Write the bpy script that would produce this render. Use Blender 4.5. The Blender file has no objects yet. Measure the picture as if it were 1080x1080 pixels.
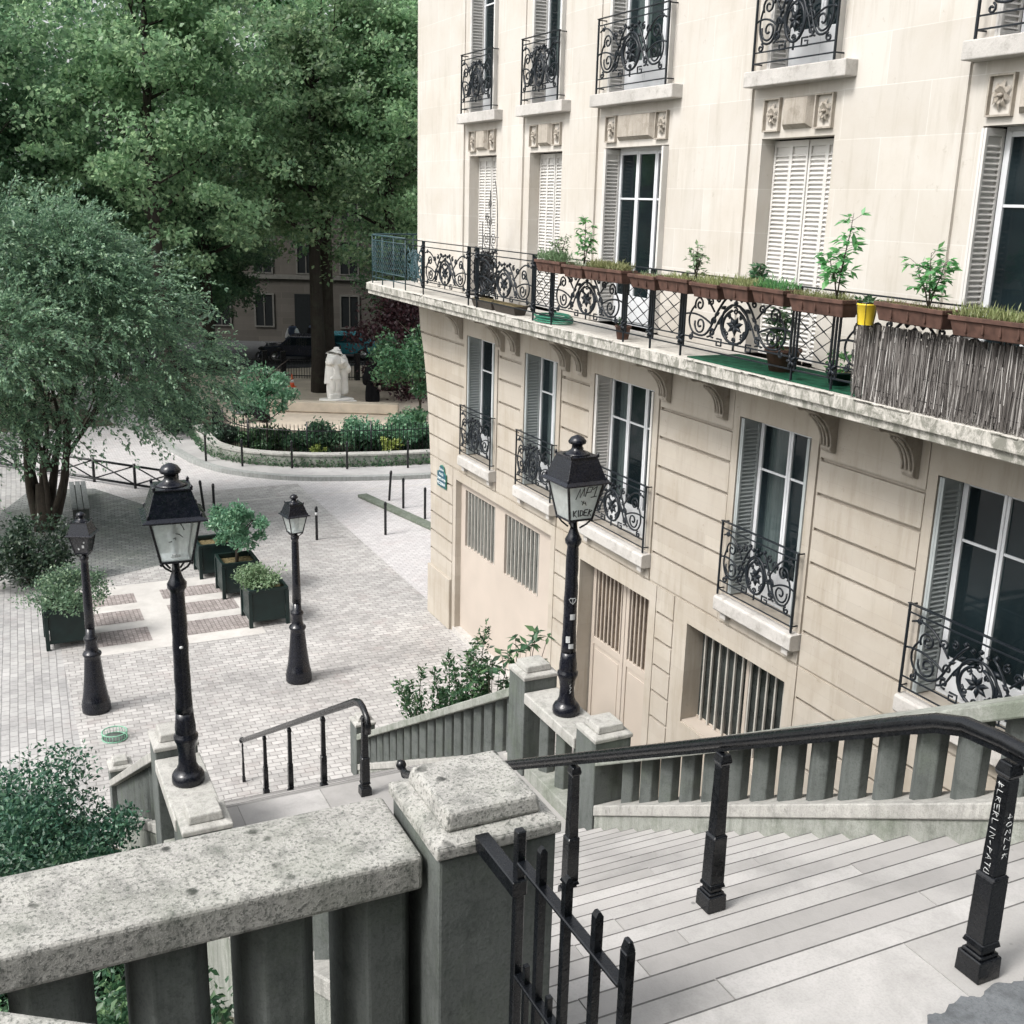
import bpy, math, random
import numpy as np
from mathutils import Vector, Matrix
random.seed(7); rng = np.random.default_rng(7)
S = bpy.context.scene; COL = S.collection
PI = math.pi; R = math.radians
FX = 8.7            # facade plane (X), stairs run along Y, plaza at z=0

# ------------------------------------------------------------------ helpers
def link(o, parent=None):
    COL.objects.link(o)
    if parent is not None: o.parent = parent
    return o
def tag(o, label=None, cat=None, group=None, kind=None):
    if label: o['label'] = label
    if cat: o['category'] = cat
    if group: o['group'] = group
    if kind: o['kind'] = kind
    return o
def empty(name, loc=(0,0,0), rz=0, label=None, cat=None, group=None):
    o = bpy.data.objects.new(name, None); o.location = loc; o.rotation_euler = (0,0,rz)
    o.empty_display_size = .2
    link(o); return tag(o, label, cat, group)
def kids(o): return [c for c in bpy.data.objects if c.parent == o]
def copy_tree(o, parent=None):
    c = o.copy(); link(c); c.parent = parent
    for k in kids(o): copy_tree(k, c)
    return c

class MB:
    def __init__(s): s.v=[]; s.f=[]; s.sm=[]; s.mi=[]
    def add(s, vs, fs, smooth=False, mi=0):
        n=len(s.v); s.v += [tuple(p) for p in vs]
        s.f += [tuple(i+n for i in f) for f in fs]
        s.sm += [smooth]*len(fs); s.mi += [mi]*len(fs); return s
    def box(s, x0,x1,y0,y1,z0,z1, mi=0):
        return s.add([(x0,y0,z0),(x1,y0,z0),(x1,y1,z0),(x0,y1,z0),(x0,y0,z1),(x1,y0,z1),(x1,y1,z1),(x0,y1,z1)],
            [(0,3,2,1),(4,5,6,7),(0,1,5,4),(1,2,6,5),(2,3,7,6),(3,0,4,7)], mi=mi)
    def frus(s, cx,cy,z0,hx0,hy0,z1,hx1,hy1,mi=0):
        return s.add([(cx-hx0,cy-hy0,z0),(cx+hx0,cy-hy0,z0),(cx+hx0,cy+hy0,z0),(cx-hx0,cy+hy0,z0),
                      (cx-hx1,cy-hy1,z1),(cx+hx1,cy-hy1,z1),(cx+hx1,cy+hy1,z1),(cx-hx1,cy+hy1,z1)],
            [(0,3,2,1),(4,5,6,7),(0,1,5,4),(1,2,6,5),(2,3,7,6),(3,0,4,7)], mi=mi)
    def hexa(s, p, mi=0):   # 8 points: bottom 4 ccw, top 4 ccw
        return s.add(p,[(0,3,2,1),(4,5,6,7),(0,1,5,4),(1,2,6,5),(2,3,7,6),(3,0,4,7)], mi=mi)
    def prism(s, poly, axis, a, b, mi=0, smooth=False):
        n=len(poly)
        def P(u,w,t):
            return (t,u,w) if axis=='x' else (u,t,w) if axis=='y' else (u,w,t)
        vs=[P(u,w,a) for u,w in poly]+[P(u,w,b) for u,w in poly]
        fs=[(i,(i+1)%n,n+(i+1)%n,n+i) for i in range(n)]
        s.add(vs,[tuple(range(n))[::-1],tuple(range(n,2*n))],mi=mi)
        s.f=s.f; k=len(s.v)-2*n
        s.f+= [tuple(i+k for i in f) for f in fs]; s.sm+=[smooth]*n; s.mi+=[mi]*n
        return s
    def lathe(s, prof, n=16, c=(0,0,0), mi=0, cap=True, wob=0):
        vs=[]; m=len(prof)
        for r,z in prof:
            for k in range(n):
                a=2*PI*k/n; rr=r*(1+ (random.uniform(-wob,wob) if wob else 0))
                vs.append((c[0]+rr*math.cos(a),c[1]+rr*math.sin(a),c[2]+z))
        fs=[(j*n+k,j*n+(k+1)%n,(j+1)*n+(k+1)%n,(j+1)*n+k) for j in range(m-1) for k in range(n)]
        if cap: fs+= [tuple(range(n))[::-1], tuple((m-1)*n+k for k in range(n))]
        return s.add(vs,fs,True,mi)
    def tube(s, pts, r, n=6, closed=False, mi=0, smooth=True, flat=None):
        pts=[Vector(p) for p in pts]; m=len(pts)
        if m<2: return s
        rs = r if isinstance(r,(list,tuple)) else [r]*m
        vs=[]; up=None
        for i,p in enumerate(pts):
            if closed: t=pts[(i+1)%m]-pts[i-1]
            else: t=pts[min(i+1,m-1)]-pts[max(i-1,0)]
            if t.length<1e-9: t=Vector((0,0,1))
            t.normalize()
            if up is None:
                a=Vector((0,0,1)) if abs(t.z)<.9 else Vector((1,0,0))
                up=t.cross(a).normalized()
            else:
                up=(up-t*up.dot(t))
                up = up.normalized() if up.length>1e-6 else t.orthogonal().normalized()
            b=t.cross(up)
            for k in range(n):
                a=2*PI*(k+.5)/n
                vs.append(p+(up*math.cos(a)+b*math.sin(a))*rs[i])
        L=m if closed else m-1
        fs=[(j*n+k,j*n+(k+1)%n,((j+1)%m)*n+(k+1)%n,((j+1)%m)*n+k) for j in range(L) for k in range(n)]
        if not closed: fs+=[tuple(range(n))[::-1],tuple((m-1)*n+k for k in range(n))]
        return s.add(vs,fs,smooth,mi)
    def build(s, name, mats, parent=None, bevel=0, loc=None, rz=None, bseg=2):
        me=bpy.data.meshes.new(name); me.from_pydata(s.v,[],s.f)
        if not isinstance(mats,(list,tuple)): mats=[mats]
        for m in mats: me.materials.append(m)
        me.polygons.foreach_set('use_smooth',s.sm); me.polygons.foreach_set('material_index',s.mi)
        me.update()
        o=link(bpy.data.objects.new(name,me),parent)
        if loc is not None: o.location=loc
        if rz is not None: o.rotation_euler=(0,0,rz)
        if bevel:
            b=o.modifiers.new('bevel','BEVEL'); b.width=bevel; b.segments=bseg; b.limit_method='ANGLE'; b.angle_limit=R(35)
        return o

def leafmesh(name, C, size, mat, parent=None, nrm_up=.3, asp=.55, fold=.25, droop=0, dirs=None, loc=None):
    C=np.asarray(C,dtype=np.float32); n=len(C)
    sz=(np.asarray(size) if np.ndim(size) else np.full(n,size))*rng.uniform(.65,1.3,n)
    d=rng.normal(size=(n,3)) if dirs is None else np.asarray(dirs)+rng.normal(size=(n,3))*.45
    d[:,2]-=droop
    d/=np.linalg.norm(d,axis=1)[:,None]+1e-9
    u=rng.normal(size=(n,3)); u[:,2]+=nrm_up*3
    w=np.cross(d,u); w/=np.linalg.norm(w,axis=1)[:,None]+1e-9
    nn=np.cross(w,d)
    L=sz[:,None]*d; W=(sz*asp*.5)[:,None]*w; Nn=(sz*fold*.3)[:,None]*nn
    base=C; tip=C+L; l=C+L*.45+W+Nn; r=C+L*.45-W+Nn
    V=np.stack([base,r,tip,l],1).reshape(-1,3)
    me=bpy.data.meshes.new(name)
    me.vertices.add(4*n); me.vertices.foreach_set('co',V.ravel().astype(np.float32))
    idx=np.arange(n)*4
    F=np.stack([idx,idx+1,idx+2,idx,idx+2,idx+3],1).ravel()
    me.loops.add(6*n); me.loops.foreach_set('vertex_index',F.astype(np.int32))
    me.polygons.add(2*n); me.polygons.foreach_set('loop_start',(np.arange(2*n)*3).astype(np.int32))
    me.polygons.foreach_set('loop_total',np.full(2*n,3,dtype=np.int32))
    me.update(calc_edges=True); me.validate()
    me.materials.append(mat)
    o=link(bpy.data.objects.new(name,me),parent)
    if loc is not None: o.location=loc
    return o

# ------------------------------------------------------------------ materials
def newmat(name):
    m=bpy.data.materials.new(name); m.use_nodes=True
    nt=m.node_tree; b=nt.nodes['Principled BSDF']; return m,nt,b
def N(nt,t,**k):
    n=nt.nodes.new(t)
    for a,v in k.items():
        if a in n.inputs.keys(): n.inputs[a].default_value=v
        else: setattr(n,a,v)
    return n
def coords(nt, scale=(1,1,1), rot=(0,0,0), obj=False):
    if obj:
        tc=nt.nodes.new('ShaderNodeTexCoord'); src=tc.outputs['Object']
    else:
        g=nt.nodes.new('ShaderNodeNewGeometry'); src=g.outputs['Position']
    mp=nt.nodes.new('ShaderNodeMapping'); mp.inputs['Scale'].default_value=scale; mp.inputs['Rotation'].default_value=rot
    nt.links.new(src,mp.inputs['Vector']); return mp.outputs[0]
def ramp(nt, src, stops):
    r=nt.nodes.new('ShaderNodeValToRGB'); el=r.color_ramp.elements
    while len(el)<len(stops): el.new(.5)
    for e,(p,c) in zip(el,stops):
        e.position=p; e.color=(c,c,c,1) if not isinstance(c,(tuple,list)) else (*c,1)
    nt.links.new(src,r.inputs[0]); return r.outputs[0]
def mix(nt, fac, a, b, mode='MIX'):
    m=nt.nodes.new('ShaderNodeMix'); m.data_type='RGBA'; m.blend_type=mode
    for sock,v in ((m.inputs[0],fac),(m.inputs[6],a),(m.inputs[7],b)):
        if hasattr(v,'links'): nt.links.new(v,sock)
        elif isinstance(v,(int,float)): sock.default_value = v if sock==m.inputs[0] else (v,v,v,1)
        else: sock.default_value=(*v,1)
    return m.outputs[2]
def noise(nt, vec, scale, detail=6, rough=.6, dist=0):
    n=nt.nodes.new('ShaderNodeTexNoise'); n.inputs['Scale'].default_value=scale; n.inputs['Detail'].default_value=detail
    n.inputs['Roughness'].default_value=rough; n.inputs['Distortion'].default_value=dist
    if vec is not None: nt.links.new(vec,n.inputs['Vector'])
    return n.outputs[0]
def bump(nt,b,h,strength=.3,dist=.01,prev=None):
    bp=nt.nodes.new('ShaderNodeBump'); bp.inputs['Strength'].default_value=strength; bp.inputs['Distance'].default_value=dist
    nt.links.new(h,bp.inputs['Height'])
    if prev is not None: nt.links.new(prev,bp.inputs['Normal'])
    nt.links.new(bp.outputs[0],b.inputs['Normal']); return bp.outputs[0]
def plain(name, col, rough=.5, metal=0, spec=.5, var=.12, vs=6, bmp=0, bscale=60):
    m,nt,b=newmat(name); c=coords(nt)
    n=noise(nt,c,vs); lo=tuple(x*(1-var*1.6) for x in col); hi=tuple(min(1,x*(1+var)) for x in col)
    nt.links.new(ramp(nt,n,[(.3,lo),(.7,hi)]),b.inputs['Base Color'])
    n2=noise(nt,c,vs*4); nt.links.new(ramp(nt,n2,[(.3,max(0,rough-.12)),(.7,min(1,rough+.12))]),b.inputs['Roughness'])
    b.inputs['Metallic'].default_value=metal; b.inputs['Specular IOR Level'].default_value=spec
    if bmp: bump(nt,b,noise(nt,c,bscale),bmp,.004)
    return m
def stone(name, col, dark, speck=.5, moss=0, scale=1, spots=0, bs=.5, light=None):
    m,nt,b=newmat(name); c=coords(nt)
    n1=noise(nt,c,1.3*scale,8,.65,.3); n2=noise(nt,c,82*scale,3,.7); n3=noise(nt,c,7*scale,8,.7)
    base=mix(nt,ramp(nt,n1,[(.32,0),(.68,1)]),tuple(x*.8 for x in col),light or tuple(min(1,x*1.12) for x in col))
    base=mix(nt,ramp(nt,n3,[(.52,0),(.72,.7)]),base,dark)
    base=mix(nt,ramp(nt,n2,[(.5,0),(.64,speck)]),base,dark)
    n2b=noise(nt,c,210*scale,2,.6)
    base=mix(nt,ramp(nt,n2b,[(.58,0),(.7,speck*.6)]),base,tuple(min(1,x*1.6) for x in col))
    if moss or dark[0]<.2:
        mps=nt.nodes.new('ShaderNodeMapping'); mps.inputs['Scale'].default_value=(7,7,.8); nt.links.new(c,mps.inputs[0])
        base=mix(nt,ramp(nt,noise(nt,mps.outputs[0],1.6,6,.7),[(.48,0),(.70,.6)]),base,dark)
    if spots:
        v=nt.nodes.new('ShaderNodeTexVoronoi'); v.inputs['Scale'].default_value=9*scale; nt.links.new(c,v.inputs['Vector'])
        nd=noise(nt,c,25,4); ad=nt.nodes.new('ShaderNodeMath'); ad.operation='MULTIPLY_ADD'; nt.links.new(nd,ad.inputs[0]); ad.inputs[1].default_value=.35; nt.links.new(v.outputs['Distance'],ad.inputs[2])
        gate=noise(nt,c,3.1,3)
        f=mix(nt,ramp(nt,gate,[(.45,0),(.55,1)]),0.0,ramp(nt,ad.outputs[0],[(.30,1),(.38,0)]))
        fm=nt.nodes.new('ShaderNodeMath'); fm.operation='MULTIPLY'; nt.links.new(f,fm.inputs[0]); fm.inputs[1].default_value=spots
        base=mix(nt,fm.outputs[0],base,tuple(x*.45 for x in dark))
    if moss:
        g=noise(nt,c,2.2,6,.7); base=mix(nt,ramp(nt,g,[(.5,0),(.68,moss)]),base,(.10,.125,.085))
    nt.links.new(base,b.inputs['Base Color']); b.inputs['Roughness'].default_value=.9; b.inputs['Specular IOR Level'].default_value=.25
    p=bump(nt,b,n2,bs,.006); bump(nt,b,n3,bs,.02,p)
    return m
def foliage(name, c1, c2, c3=None, trans=.35, yel=0):
    m,nt,b=newmat(name)
    g=nt.nodes.new('ShaderNodeNewGeometry'); c=coords(nt)
    n=noise(nt,c,.55,4,.6)
    r=ramp(nt,g.outputs['Random Per Island'],[(0,c1),(.55,c2),(1,c3 or tuple(x*1.5 for x in c2))])
    k=mix(nt,ramp(nt,n,[(.35,.0),(.65,.75)]),r,tuple(min(1,x*1.35) for x in c2))
    oi=nt.nodes.new('ShaderNodeObjectInfo'); hv=nt.nodes.new('ShaderNodeHueSaturation'); mr=nt.nodes.new('ShaderNodeMapRange'); mr.inputs[3].default_value=.8; mr.inputs[4].default_value=1.3
    nt.links.new(oi.outputs['Random'],mr.inputs[0]); nt.links.new(mr.outputs[0],hv.inputs['Value']); mr2=nt.nodes.new('ShaderNodeMapRange'); mr2.inputs[3].default_value=.485; mr2.inputs[4].default_value=.51
    nt.links.new(oi.outputs['Random'],mr2.inputs[0]); nt.links.new(mr2.outputs[0],hv.inputs['Hue']); nt.links.new(k,hv.inputs['Color']); k=hv.outputs[0]
    nt.links.new(k,b.inputs['Base Color']); b.inputs['Roughness'].default_value=.42; b.inputs['Specular IOR Level'].default_value=.55
    t=nt.nodes.new('ShaderNodeBsdfTranslucent'); h=nt.nodes.new('ShaderNodeHueSaturation'); h.inputs['Value'].default_value=1.5
    nt.links.new(k,h.inputs['Color']); nt.links.new(h.outputs[0],t.inputs[0])
    mx=nt.nodes.new('ShaderNodeMixShader'); mx.inputs[0].default_value=trans
    nt.links.new(b.outputs[0],mx.inputs[1]); nt.links.new(t.outputs[0],mx.inputs[2])
    nt.links.new(mx.outputs[0],nt.nodes['Material Output'].inputs[0]); return m
def paving(name, bw, bh, rot, c1, c2, mort, offs=.5, msize=.012, dirt=.3, warp=.005, moss=0):
    m,nt,b=newmat(name); c=coords(nt,rot=(0,0,rot))
    # slight waviness of the courses
    nw=nt.nodes.new('ShaderNodeTexNoise'); nw.inputs['Scale'].default_value=.9; nt.links.new(c,nw.inputs['Vector'])
    sub=nt.nodes.new('ShaderNodeVectorMath'); sub.operation='SUBTRACT'; nt.links.new(nw.outputs['Color'],sub.inputs[0]); sub.inputs[1].default_value=(.5,.5,.5)
    scl=nt.nodes.new('ShaderNodeVectorMath'); scl.operation='SCALE'; nt.links.new(sub.outputs[0],scl.inputs[0]); scl.inputs['Scale'].default_value=warp*6
    add=nt.nodes.new('ShaderNodeVectorMath'); nt.links.new(c,add.inputs[0]); nt.links.new(scl.outputs[0],add.inputs[1])
    br=nt.nodes.new('ShaderNodeTexBrick'); nt.links.new(add.outputs[0],br.inputs['Vector'])
    br.inputs['Scale'].default_value=1; br.inputs['Brick Width'].default_value=bw; br.inputs['Row Height'].default_value=bh
    br.inputs['Mortar Size'].default_value=msize; br.inputs['Mortar Smooth'].default_value=.4; br.offset=offs
    br.inputs['Color1'].default_value=(*c1,1); br.inputs['Color2'].default_value=(*c2,1); br.inputs['Mortar'].default_value=(*mort,1); br.inputs['Bias'].default_value=-.1
    base=br.outputs['Color']
    n1=noise(nt,c,.45,6,.65); n2=noise(nt,c,5,8,.7)
    base=mix(nt,ramp(nt,n1,[(.4,0),(.7,dirt)]),base,tuple(x*.55 for x in c1))
    base=mix(nt,ramp(nt,n2,[(.45,0),(.75,.45)]),base,tuple(x*1.12 for x in c2))
    pk=noise(nt,c,1.7,4,.6); base=mix(nt,ramp(nt,pk,[(.55,0),(.75,.35)]),base,(c1[0]*.95,c1[1]*.80,c1[2]*.78))
    if moss:
        gm=noise(nt,c,.6,5,.7); base=mix(nt,ramp(nt,gm,[(.45,0),(.7,moss)]),base,(.10,.12,.09))
    nt.links.new(base,b.inputs['Base Color']); b.inputs['Roughness'].default_value=.75; b.inputs['Specular IOR Level'].default_value=.35
    inv=nt.nodes.new('ShaderNodeMath'); inv.operation='SUBTRACT'; inv.inputs[0].default_value=1; nt.links.new(br.outputs['Fac'],inv.inputs[1])
    p=bump(nt,b,inv.outputs[0],.6,.02); bump(nt,b,n2,.3,.02,p)
    return m

M={}
M['cope']=stone('coping_stone',(.42,.41,.385),(.085,.09,.083),.8,.3,1,.95,.5)
M['conc']=stone('aged_concrete',(.125,.136,.13),(.045,.052,.047),.35,.35,1,.0,.3)
M['concl']=stone('light_stone',(.43,.42,.395),(.19,.19,.175),.45,.25,1,.35,.5)
M['conclm']=stone('mossy_stone',(.32,.33,.30),(.11,.12,.10),.35,.55,1,.1,.5)
M['step']=None
def stepmat():
    m,nt,b=newmat('step_granite'); c=coords(nt); g=nt.nodes.new('ShaderNodeNewGeometry')
    base=ramp(nt,g.outputs['Random Per Island'],[(0,(.33,.318,.308)),(.5,(.40,.387,.375)),(1,(.47,.455,.443))])
    n=noise(nt,c,90,3,.6); base=mix(nt,ramp(nt,n,[(.45,0),(.7,.45)]),base,(.33,.32,.31))
    n3=noise(nt,c,2.3,7,.7,.4); base=mix(nt,ramp(nt,n3,[(.46,0),(.72,.6)]),base,(.24,.235,.225))
    n5=noise(nt,c,.9,4,.6); base=mix(nt,ramp(nt,n5,[(.45,0),(.65,.35)]),base,(.25,.245,.235))
    vo=nt.nodes.new('ShaderNodeTexVoronoi'); vo.inputs['Scale'].default_value=5; nt.links.new(c,vo.inputs['Vector']); base=mix(nt,ramp(nt,vo.outputs['Distance'],[(.045,.7),(.075,0)]),base,(.13,.13,.13))
    n4=noise(nt,c,14,6,.75); base=mix(nt,ramp(nt,n4,[(.6,0),(.72,.35)]),base,(.25,.245,.235))
    nt.links.new(base,b.inputs['Base Color']); b.inputs['Roughness'].default_value=.85; b.inputs['Specular IOR Level'].default_value=.3
    bump(nt,b,n,.35,.003); return m
M['step']=stepmat()
M['asph']=stone('worn_asphalt_patch',(.16,.17,.18),(.07,.075,.08),.4,0,1.2,0,.5)
M['iron']=plain('black_painted_iron',(.005,.006,.008),.27,0,.5,.25,9,.25,70)
M['ironr']=plain('dark_blue_grey_iron',(.009,.013,.018),.42,0,.35,.25,12,.1)
M['irong']=plain('verdigris_railing_iron',(.022,.058,.068),.5,0,.5,.25,12,.1)
M['lampb']=plain('lamp_black_enamel',(.005,.006,.011),.25,0,.5,.2,8,.5,45)
M['green']=plain('dark_green_planter_paint',(.006,.018,.017),.4,0,.4,.25,5,.1)
M['white']=plain('window_white_paint',(.63,.645,.665),.4,0,.4,.05,3)
M['shut']=plain('shutter_white_paint',(.60,.585,.56),.5,0,.4,.06,3)
M['shutg']=plain('shutter_grey_paint',(.36,.39,.39),.5,0,.4,.08,3)
M['terra']=plain('terracotta',(.10,.054,.041),.7,0,.3,.3,9,.2)
M['soil']=plain('soil_dry_moss',(.16,.13,.07),.95,0,.1,.5,20,.8,90)
M['yellow']=plain('yellow_plastic',(.80,.58,.04),.4,0,.5,.06)
M['hose']=plain('green_hose',(.02,.16,.10),.4,0,.5,.1)
M['turf']=plain('green_balcony_mat',(.012,.07,.04),.95,0,.1,.3,12,.6,120)
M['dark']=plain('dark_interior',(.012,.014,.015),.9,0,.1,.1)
M['blue']=plain('street_sign_blue',(.03,.09,.13),.35,0,.5,.1)
M['signw']=plain('sign_white',(.75,.80,.80),.4,0,.4,.03)
M['signg']=plain('sign_green_edge',(.05,.20,.14),.4,0,.4,.03)
M['bark']=stone('tree_bark',(.055,.045,.036),(.016,.014,.012),.2,.12,.8,0,.8)
M['barkp']=stone('plane_tree_bark',(.04,.034,.028),(.015,.013,.011),.1,.15,.5,0,.5)
M['sand']=stone('park_sand',(.60,.52,.43),(.42,.35,.28),.25,0,.4,0,.3)
M['statue']=plain('white_marble',(.86,.84,.80),.6,0,.3,.08,3,.3,12)
M['monu']=plain('cream_monument_stone',(.62,.54,.44),.8,0,.2,.12,1.5,.2)
M['orange']=plain('orange_plastic',(.75,.13,.05),.5)
M['black']=plain('black_cloth',(.010,.010,.012),.85,0,.2,.1)
M['skin']=plain('skin',(.45,.27,.19),.55,0,.4,.05)
M['hair']=plain('dark_hair',(.02,.015,.012),.6)
M['jeans']=plain('blue_jeans',(.05,.07,.12),.8)
M['shirtw']=plain('white_shirt',(.7,.7,.7),.8)
M['wood']=plain('weathered_bench_wood',(.25,.26,.26),.7,0,.3,.2,14,.3)
M['carp']=plain('dark_blue_car_paint',(.012,.016,.03),.2,0,.6,.05)
M['cart']=plain('turquoise_car_paint',(.06,.34,.42),.25,0,.6,.05)
M['tyre']=plain('tyre_rubber',(.015,.015,.015),.8)
M['chrome']=plain('light_metal',(.5,.5,.5),.3,.8,.5,.05)
M['grit']=plain('white_marker',(.50,.51,.51),.6)
M['inkb']=plain('black_marker',(.01,.01,.012),.6)
M['carv']=stone('carved_limestone',(.42,.38,.33),(.19,.165,.13),.2,0,1,0,.4)
M['sill']=stone('sill_limestone',(.49,.47,.445),(.24,.225,.20),.2,0,1,.1,.4)
M['plast']=plain('beige_plaster',(.44,.385,.335),.85,0,.2,.05,1.2,.15,30)
M['doorp']=plain('beige_door_paint',(.43,.375,.32),.55,0,.35,.05,1.5)
M['grillep']=plain('pale_grille_bars',(.40,.385,.35),.5,0,.4,.1,6)
def glassmat():
    m,nt,b=newmat('window_glass'); c=coords(nt)
    n=noise(nt,c,.9,3,.5); nt.links.new(ramp(nt,n,[(.35,(.008,.014,.017)),(.6,(.02,.034,.04)),(.8,(.05,.07,.078))]),b.inputs['Base Color'])
    b.inputs['Roughness'].default_value=.04; b.inputs['Specular IOR Level'].default_value=.6
    bump(nt,b,noise(nt,c,1.4,1),.04,.05)
    t=nt.nodes.new('ShaderNodeBsdfTransparent'); t.inputs[0].default_value=(.62,.70,.70,1); mx=nt.nodes.new('ShaderNodeMixShader'); mx.inputs[0].default_value=.5
    nt.links.new(t.outputs[0],mx.inputs[1]); nt.links.new(b.outputs[0],mx.inputs[2]); nt.links.new(mx.outputs[0],nt.nodes['Material Output'].inputs[0]); return m
M['curt']=plain('white_curtain_cloth',(.62,.62,.60),.9,0,.1,.05)
M['glass']=glassmat()
def frostmat(name, fac, col=(.80,.84,.83)):
    m,nt,b=newmat(name); b.inputs['Base Color'].default_value=(*col,1); b.inputs['Roughness'].default_value=.12
    c=coords(nt); n=noise(nt,c,14,4,.6)
    t=nt.nodes.new('ShaderNodeBsdfTransparent'); t.inputs[0].default_value=(.93,.96,.95,1)
    tl=nt.nodes.new('ShaderNodeBsdfTranslucent'); tl.inputs[0].default_value=(*col,1); m2=nt.nodes.new('ShaderNodeMixShader'); m2.inputs[0].default_value=.6 if col[0]>.3 else .05
    nt.links.new(b.outputs[0],m2.inputs[1]); nt.links.new(tl.outputs[0],m2.inputs[2])
    mx=nt.nodes.new('ShaderNodeMixShader'); nt.links.new(ramp(nt,n,[(.3,fac-.12),(.7,fac+.12)]),mx.inputs[0])
    nt.links.new(t.outputs[0],mx.inputs[1]); nt.links.new(m2.outputs[0],mx.inputs[2])
    nt.links.new(mx.outputs[0],nt.nodes['Material Output'].inputs[0]); return m
M['lglass']=frostmat('lantern_glass',.42); M['lglassw']=frostmat('cloudy_lantern_glass',.88); M['lglassd']=frostmat('dirty_lantern_glass',.85,(.05,.05,.055))
def facademat(name, c1, c2, bw, bh, joint, jcol, stain=.25, zoff=0):
    m,nt,b=newmat(name)
    g=nt.nodes.new('ShaderNodeNewGeometry'); sp=nt.nodes.new('ShaderNodeSeparateXYZ'); nt.links.new(g.outputs['Position'],sp.inputs[0])
    cb=nt.nodes.new('ShaderNodeCombineXYZ'); nt.links.new(sp.outputs['Y'],cb.inputs[0])
    az=nt.nodes.new('ShaderNodeMath'); az.operation='ADD'; az.inputs[1].default_value=zoff; nt.links.new(sp.outputs['Z'],az.inputs[0]); nt.links.new(az.outputs[0],cb.inputs[1])
    br=nt.nodes.new('ShaderNodeTexBrick'); nt.links.new(cb.outputs[0],br.inputs['Vector']); br.inputs['Scale'].default_value=1
    br.inputs['Brick Width'].default_value=bw; br.inputs['Row Height'].default_value=bh; br.inputs['Mortar Size'].default_value=joint; br.inputs['Mortar Smooth'].default_value=.5
    br.inputs['Color1'].default_value=(*c1,1); br.inputs['Color2'].default_value=(*c2,1); br.inputs['Mortar'].default_value=(*jcol,1)
    c=g.outputs['Position']; base=br.outputs['Color']
    n1=noise(nt,c,.8,7,.65,.3); base=mix(nt,ramp(nt,n1,[(.42,0),(.72,stain)]),base,(c1[0]*.84,c1[1]*.79,c1[2]*.71))
    mp=nt.nodes.new('ShaderNodeMapping'); mp.inputs['Scale'].default_value=(3,3,.35); nt.links.new(c,mp.inputs[0])
    n2=noise(nt,mp.outputs[0],2.2,6,.7); base=mix(nt,ramp(nt,n2,[(.5,0),(.75,stain*.9)]),base,(c1[0]*.70,c1[1]*.67,c1[2]*.60))
    n4=noise(nt,c,9,6,.75); base=mix(nt,ramp(nt,n4,[(.62,0),(.75,stain*1.2)]),base,(c1[0]*.6,c1[1]*.55,c1[2]*.48))
    nt.links.new(base,b.inputs['Base Color']); b.inputs['Roughness'].default_value=.88; b.inputs['Specular IOR Level'].default_value=.25
    bump(nt,b,noise(nt,c,45,5,.7),.18,.006); return m
M['fac_up']=facademat('upper_limestone',(.50,.472,.432),(.56,.53,.488),1.25,.52,.005,(.61,.59,.56),.5,.1)
M['fac_lo']=facademat('lower_limestone',(.395,.357,.308),(.45,.41,.355),1.4,.43,.002,(.35,.32,.285),.65,.0)
def slabmat():
    m,nt,b=newmat('balcony_slab_stone'); c=coords(nt)
    n=noise(nt,c,3,8,.7); base=ramp(nt,n,[(.3,(.44,.42,.385)),(.7,(.56,.535,.49))])
    mp=nt.nodes.new('ShaderNodeMapping'); mp.inputs['Scale'].default_value=(3,3,1.6); nt.links.new(c,mp.inputs[0])
    n2=noise(nt,mp.outputs[0],2.3,9,.8,.6)
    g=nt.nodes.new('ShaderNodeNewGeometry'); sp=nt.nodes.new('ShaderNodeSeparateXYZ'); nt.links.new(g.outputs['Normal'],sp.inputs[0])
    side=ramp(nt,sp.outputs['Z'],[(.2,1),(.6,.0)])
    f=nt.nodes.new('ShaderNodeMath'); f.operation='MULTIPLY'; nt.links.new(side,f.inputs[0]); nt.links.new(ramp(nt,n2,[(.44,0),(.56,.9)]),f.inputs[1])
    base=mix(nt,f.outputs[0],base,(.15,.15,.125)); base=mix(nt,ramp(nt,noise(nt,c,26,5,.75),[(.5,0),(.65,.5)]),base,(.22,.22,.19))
    nt.links.new(base,b.inputs['Base Color']); b.inputs['Roughness'].default_value=.9
    bump(nt,b,n,.6,.03); return m
M['slab']=slabmat()
M['leafp']=foliage('plane_leaves',(.062,.128,.072),(.15,.25,.135),(.39,.52,.30),.53)
M['leafp2']=foliage('dark_plane_leaves',(.050,.112,.070),(.12,.215,.125),(.31,.44,.26),.53)
M['leaft']=foliage('teal_green_leaves',(.032,.070,.046),(.09,.155,.095),(.28,.38,.23),.34)
M['leafb']=foliage('bush_leaves',(.016,.052,.028),(.042,.11,.054),(.16,.27,.12),.27)
M['leafm']=foliage('mid_shrub_leaves',(.03,.085,.05),(.075,.17,.10),(.22,.34,.20),.3)
M['leafk']=foliage('garden_bush_leaves',(.010,.034,.022),(.024,.075,.044),(.10,.19,.10),.22)
M['leafd']=foliage('dark_bush_leaves',(.008,.022,.014),(.02,.045,.026),(.06,.09,.05),.2)
M['leafl']=foliage('light_bush_leaves',(.06,.12,.065),(.14,.23,.12),(.34,.42,.27),.3)
M['leafg']=foliage('fresh_green_leaves',(.04,.13,.05),(.09,.24,.09),(.2,.38,.14),.35)
M['leafy']=foliage('yellow_green_leaves',(.13,.18,.04),(.22,.27,.07),(.38,.42,.12),.3)
M['purp']=foliage('purple_shrub_leaves',(.02,.008,.012),(.04,.015,.02),(.07,.03,.03),.2)
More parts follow.
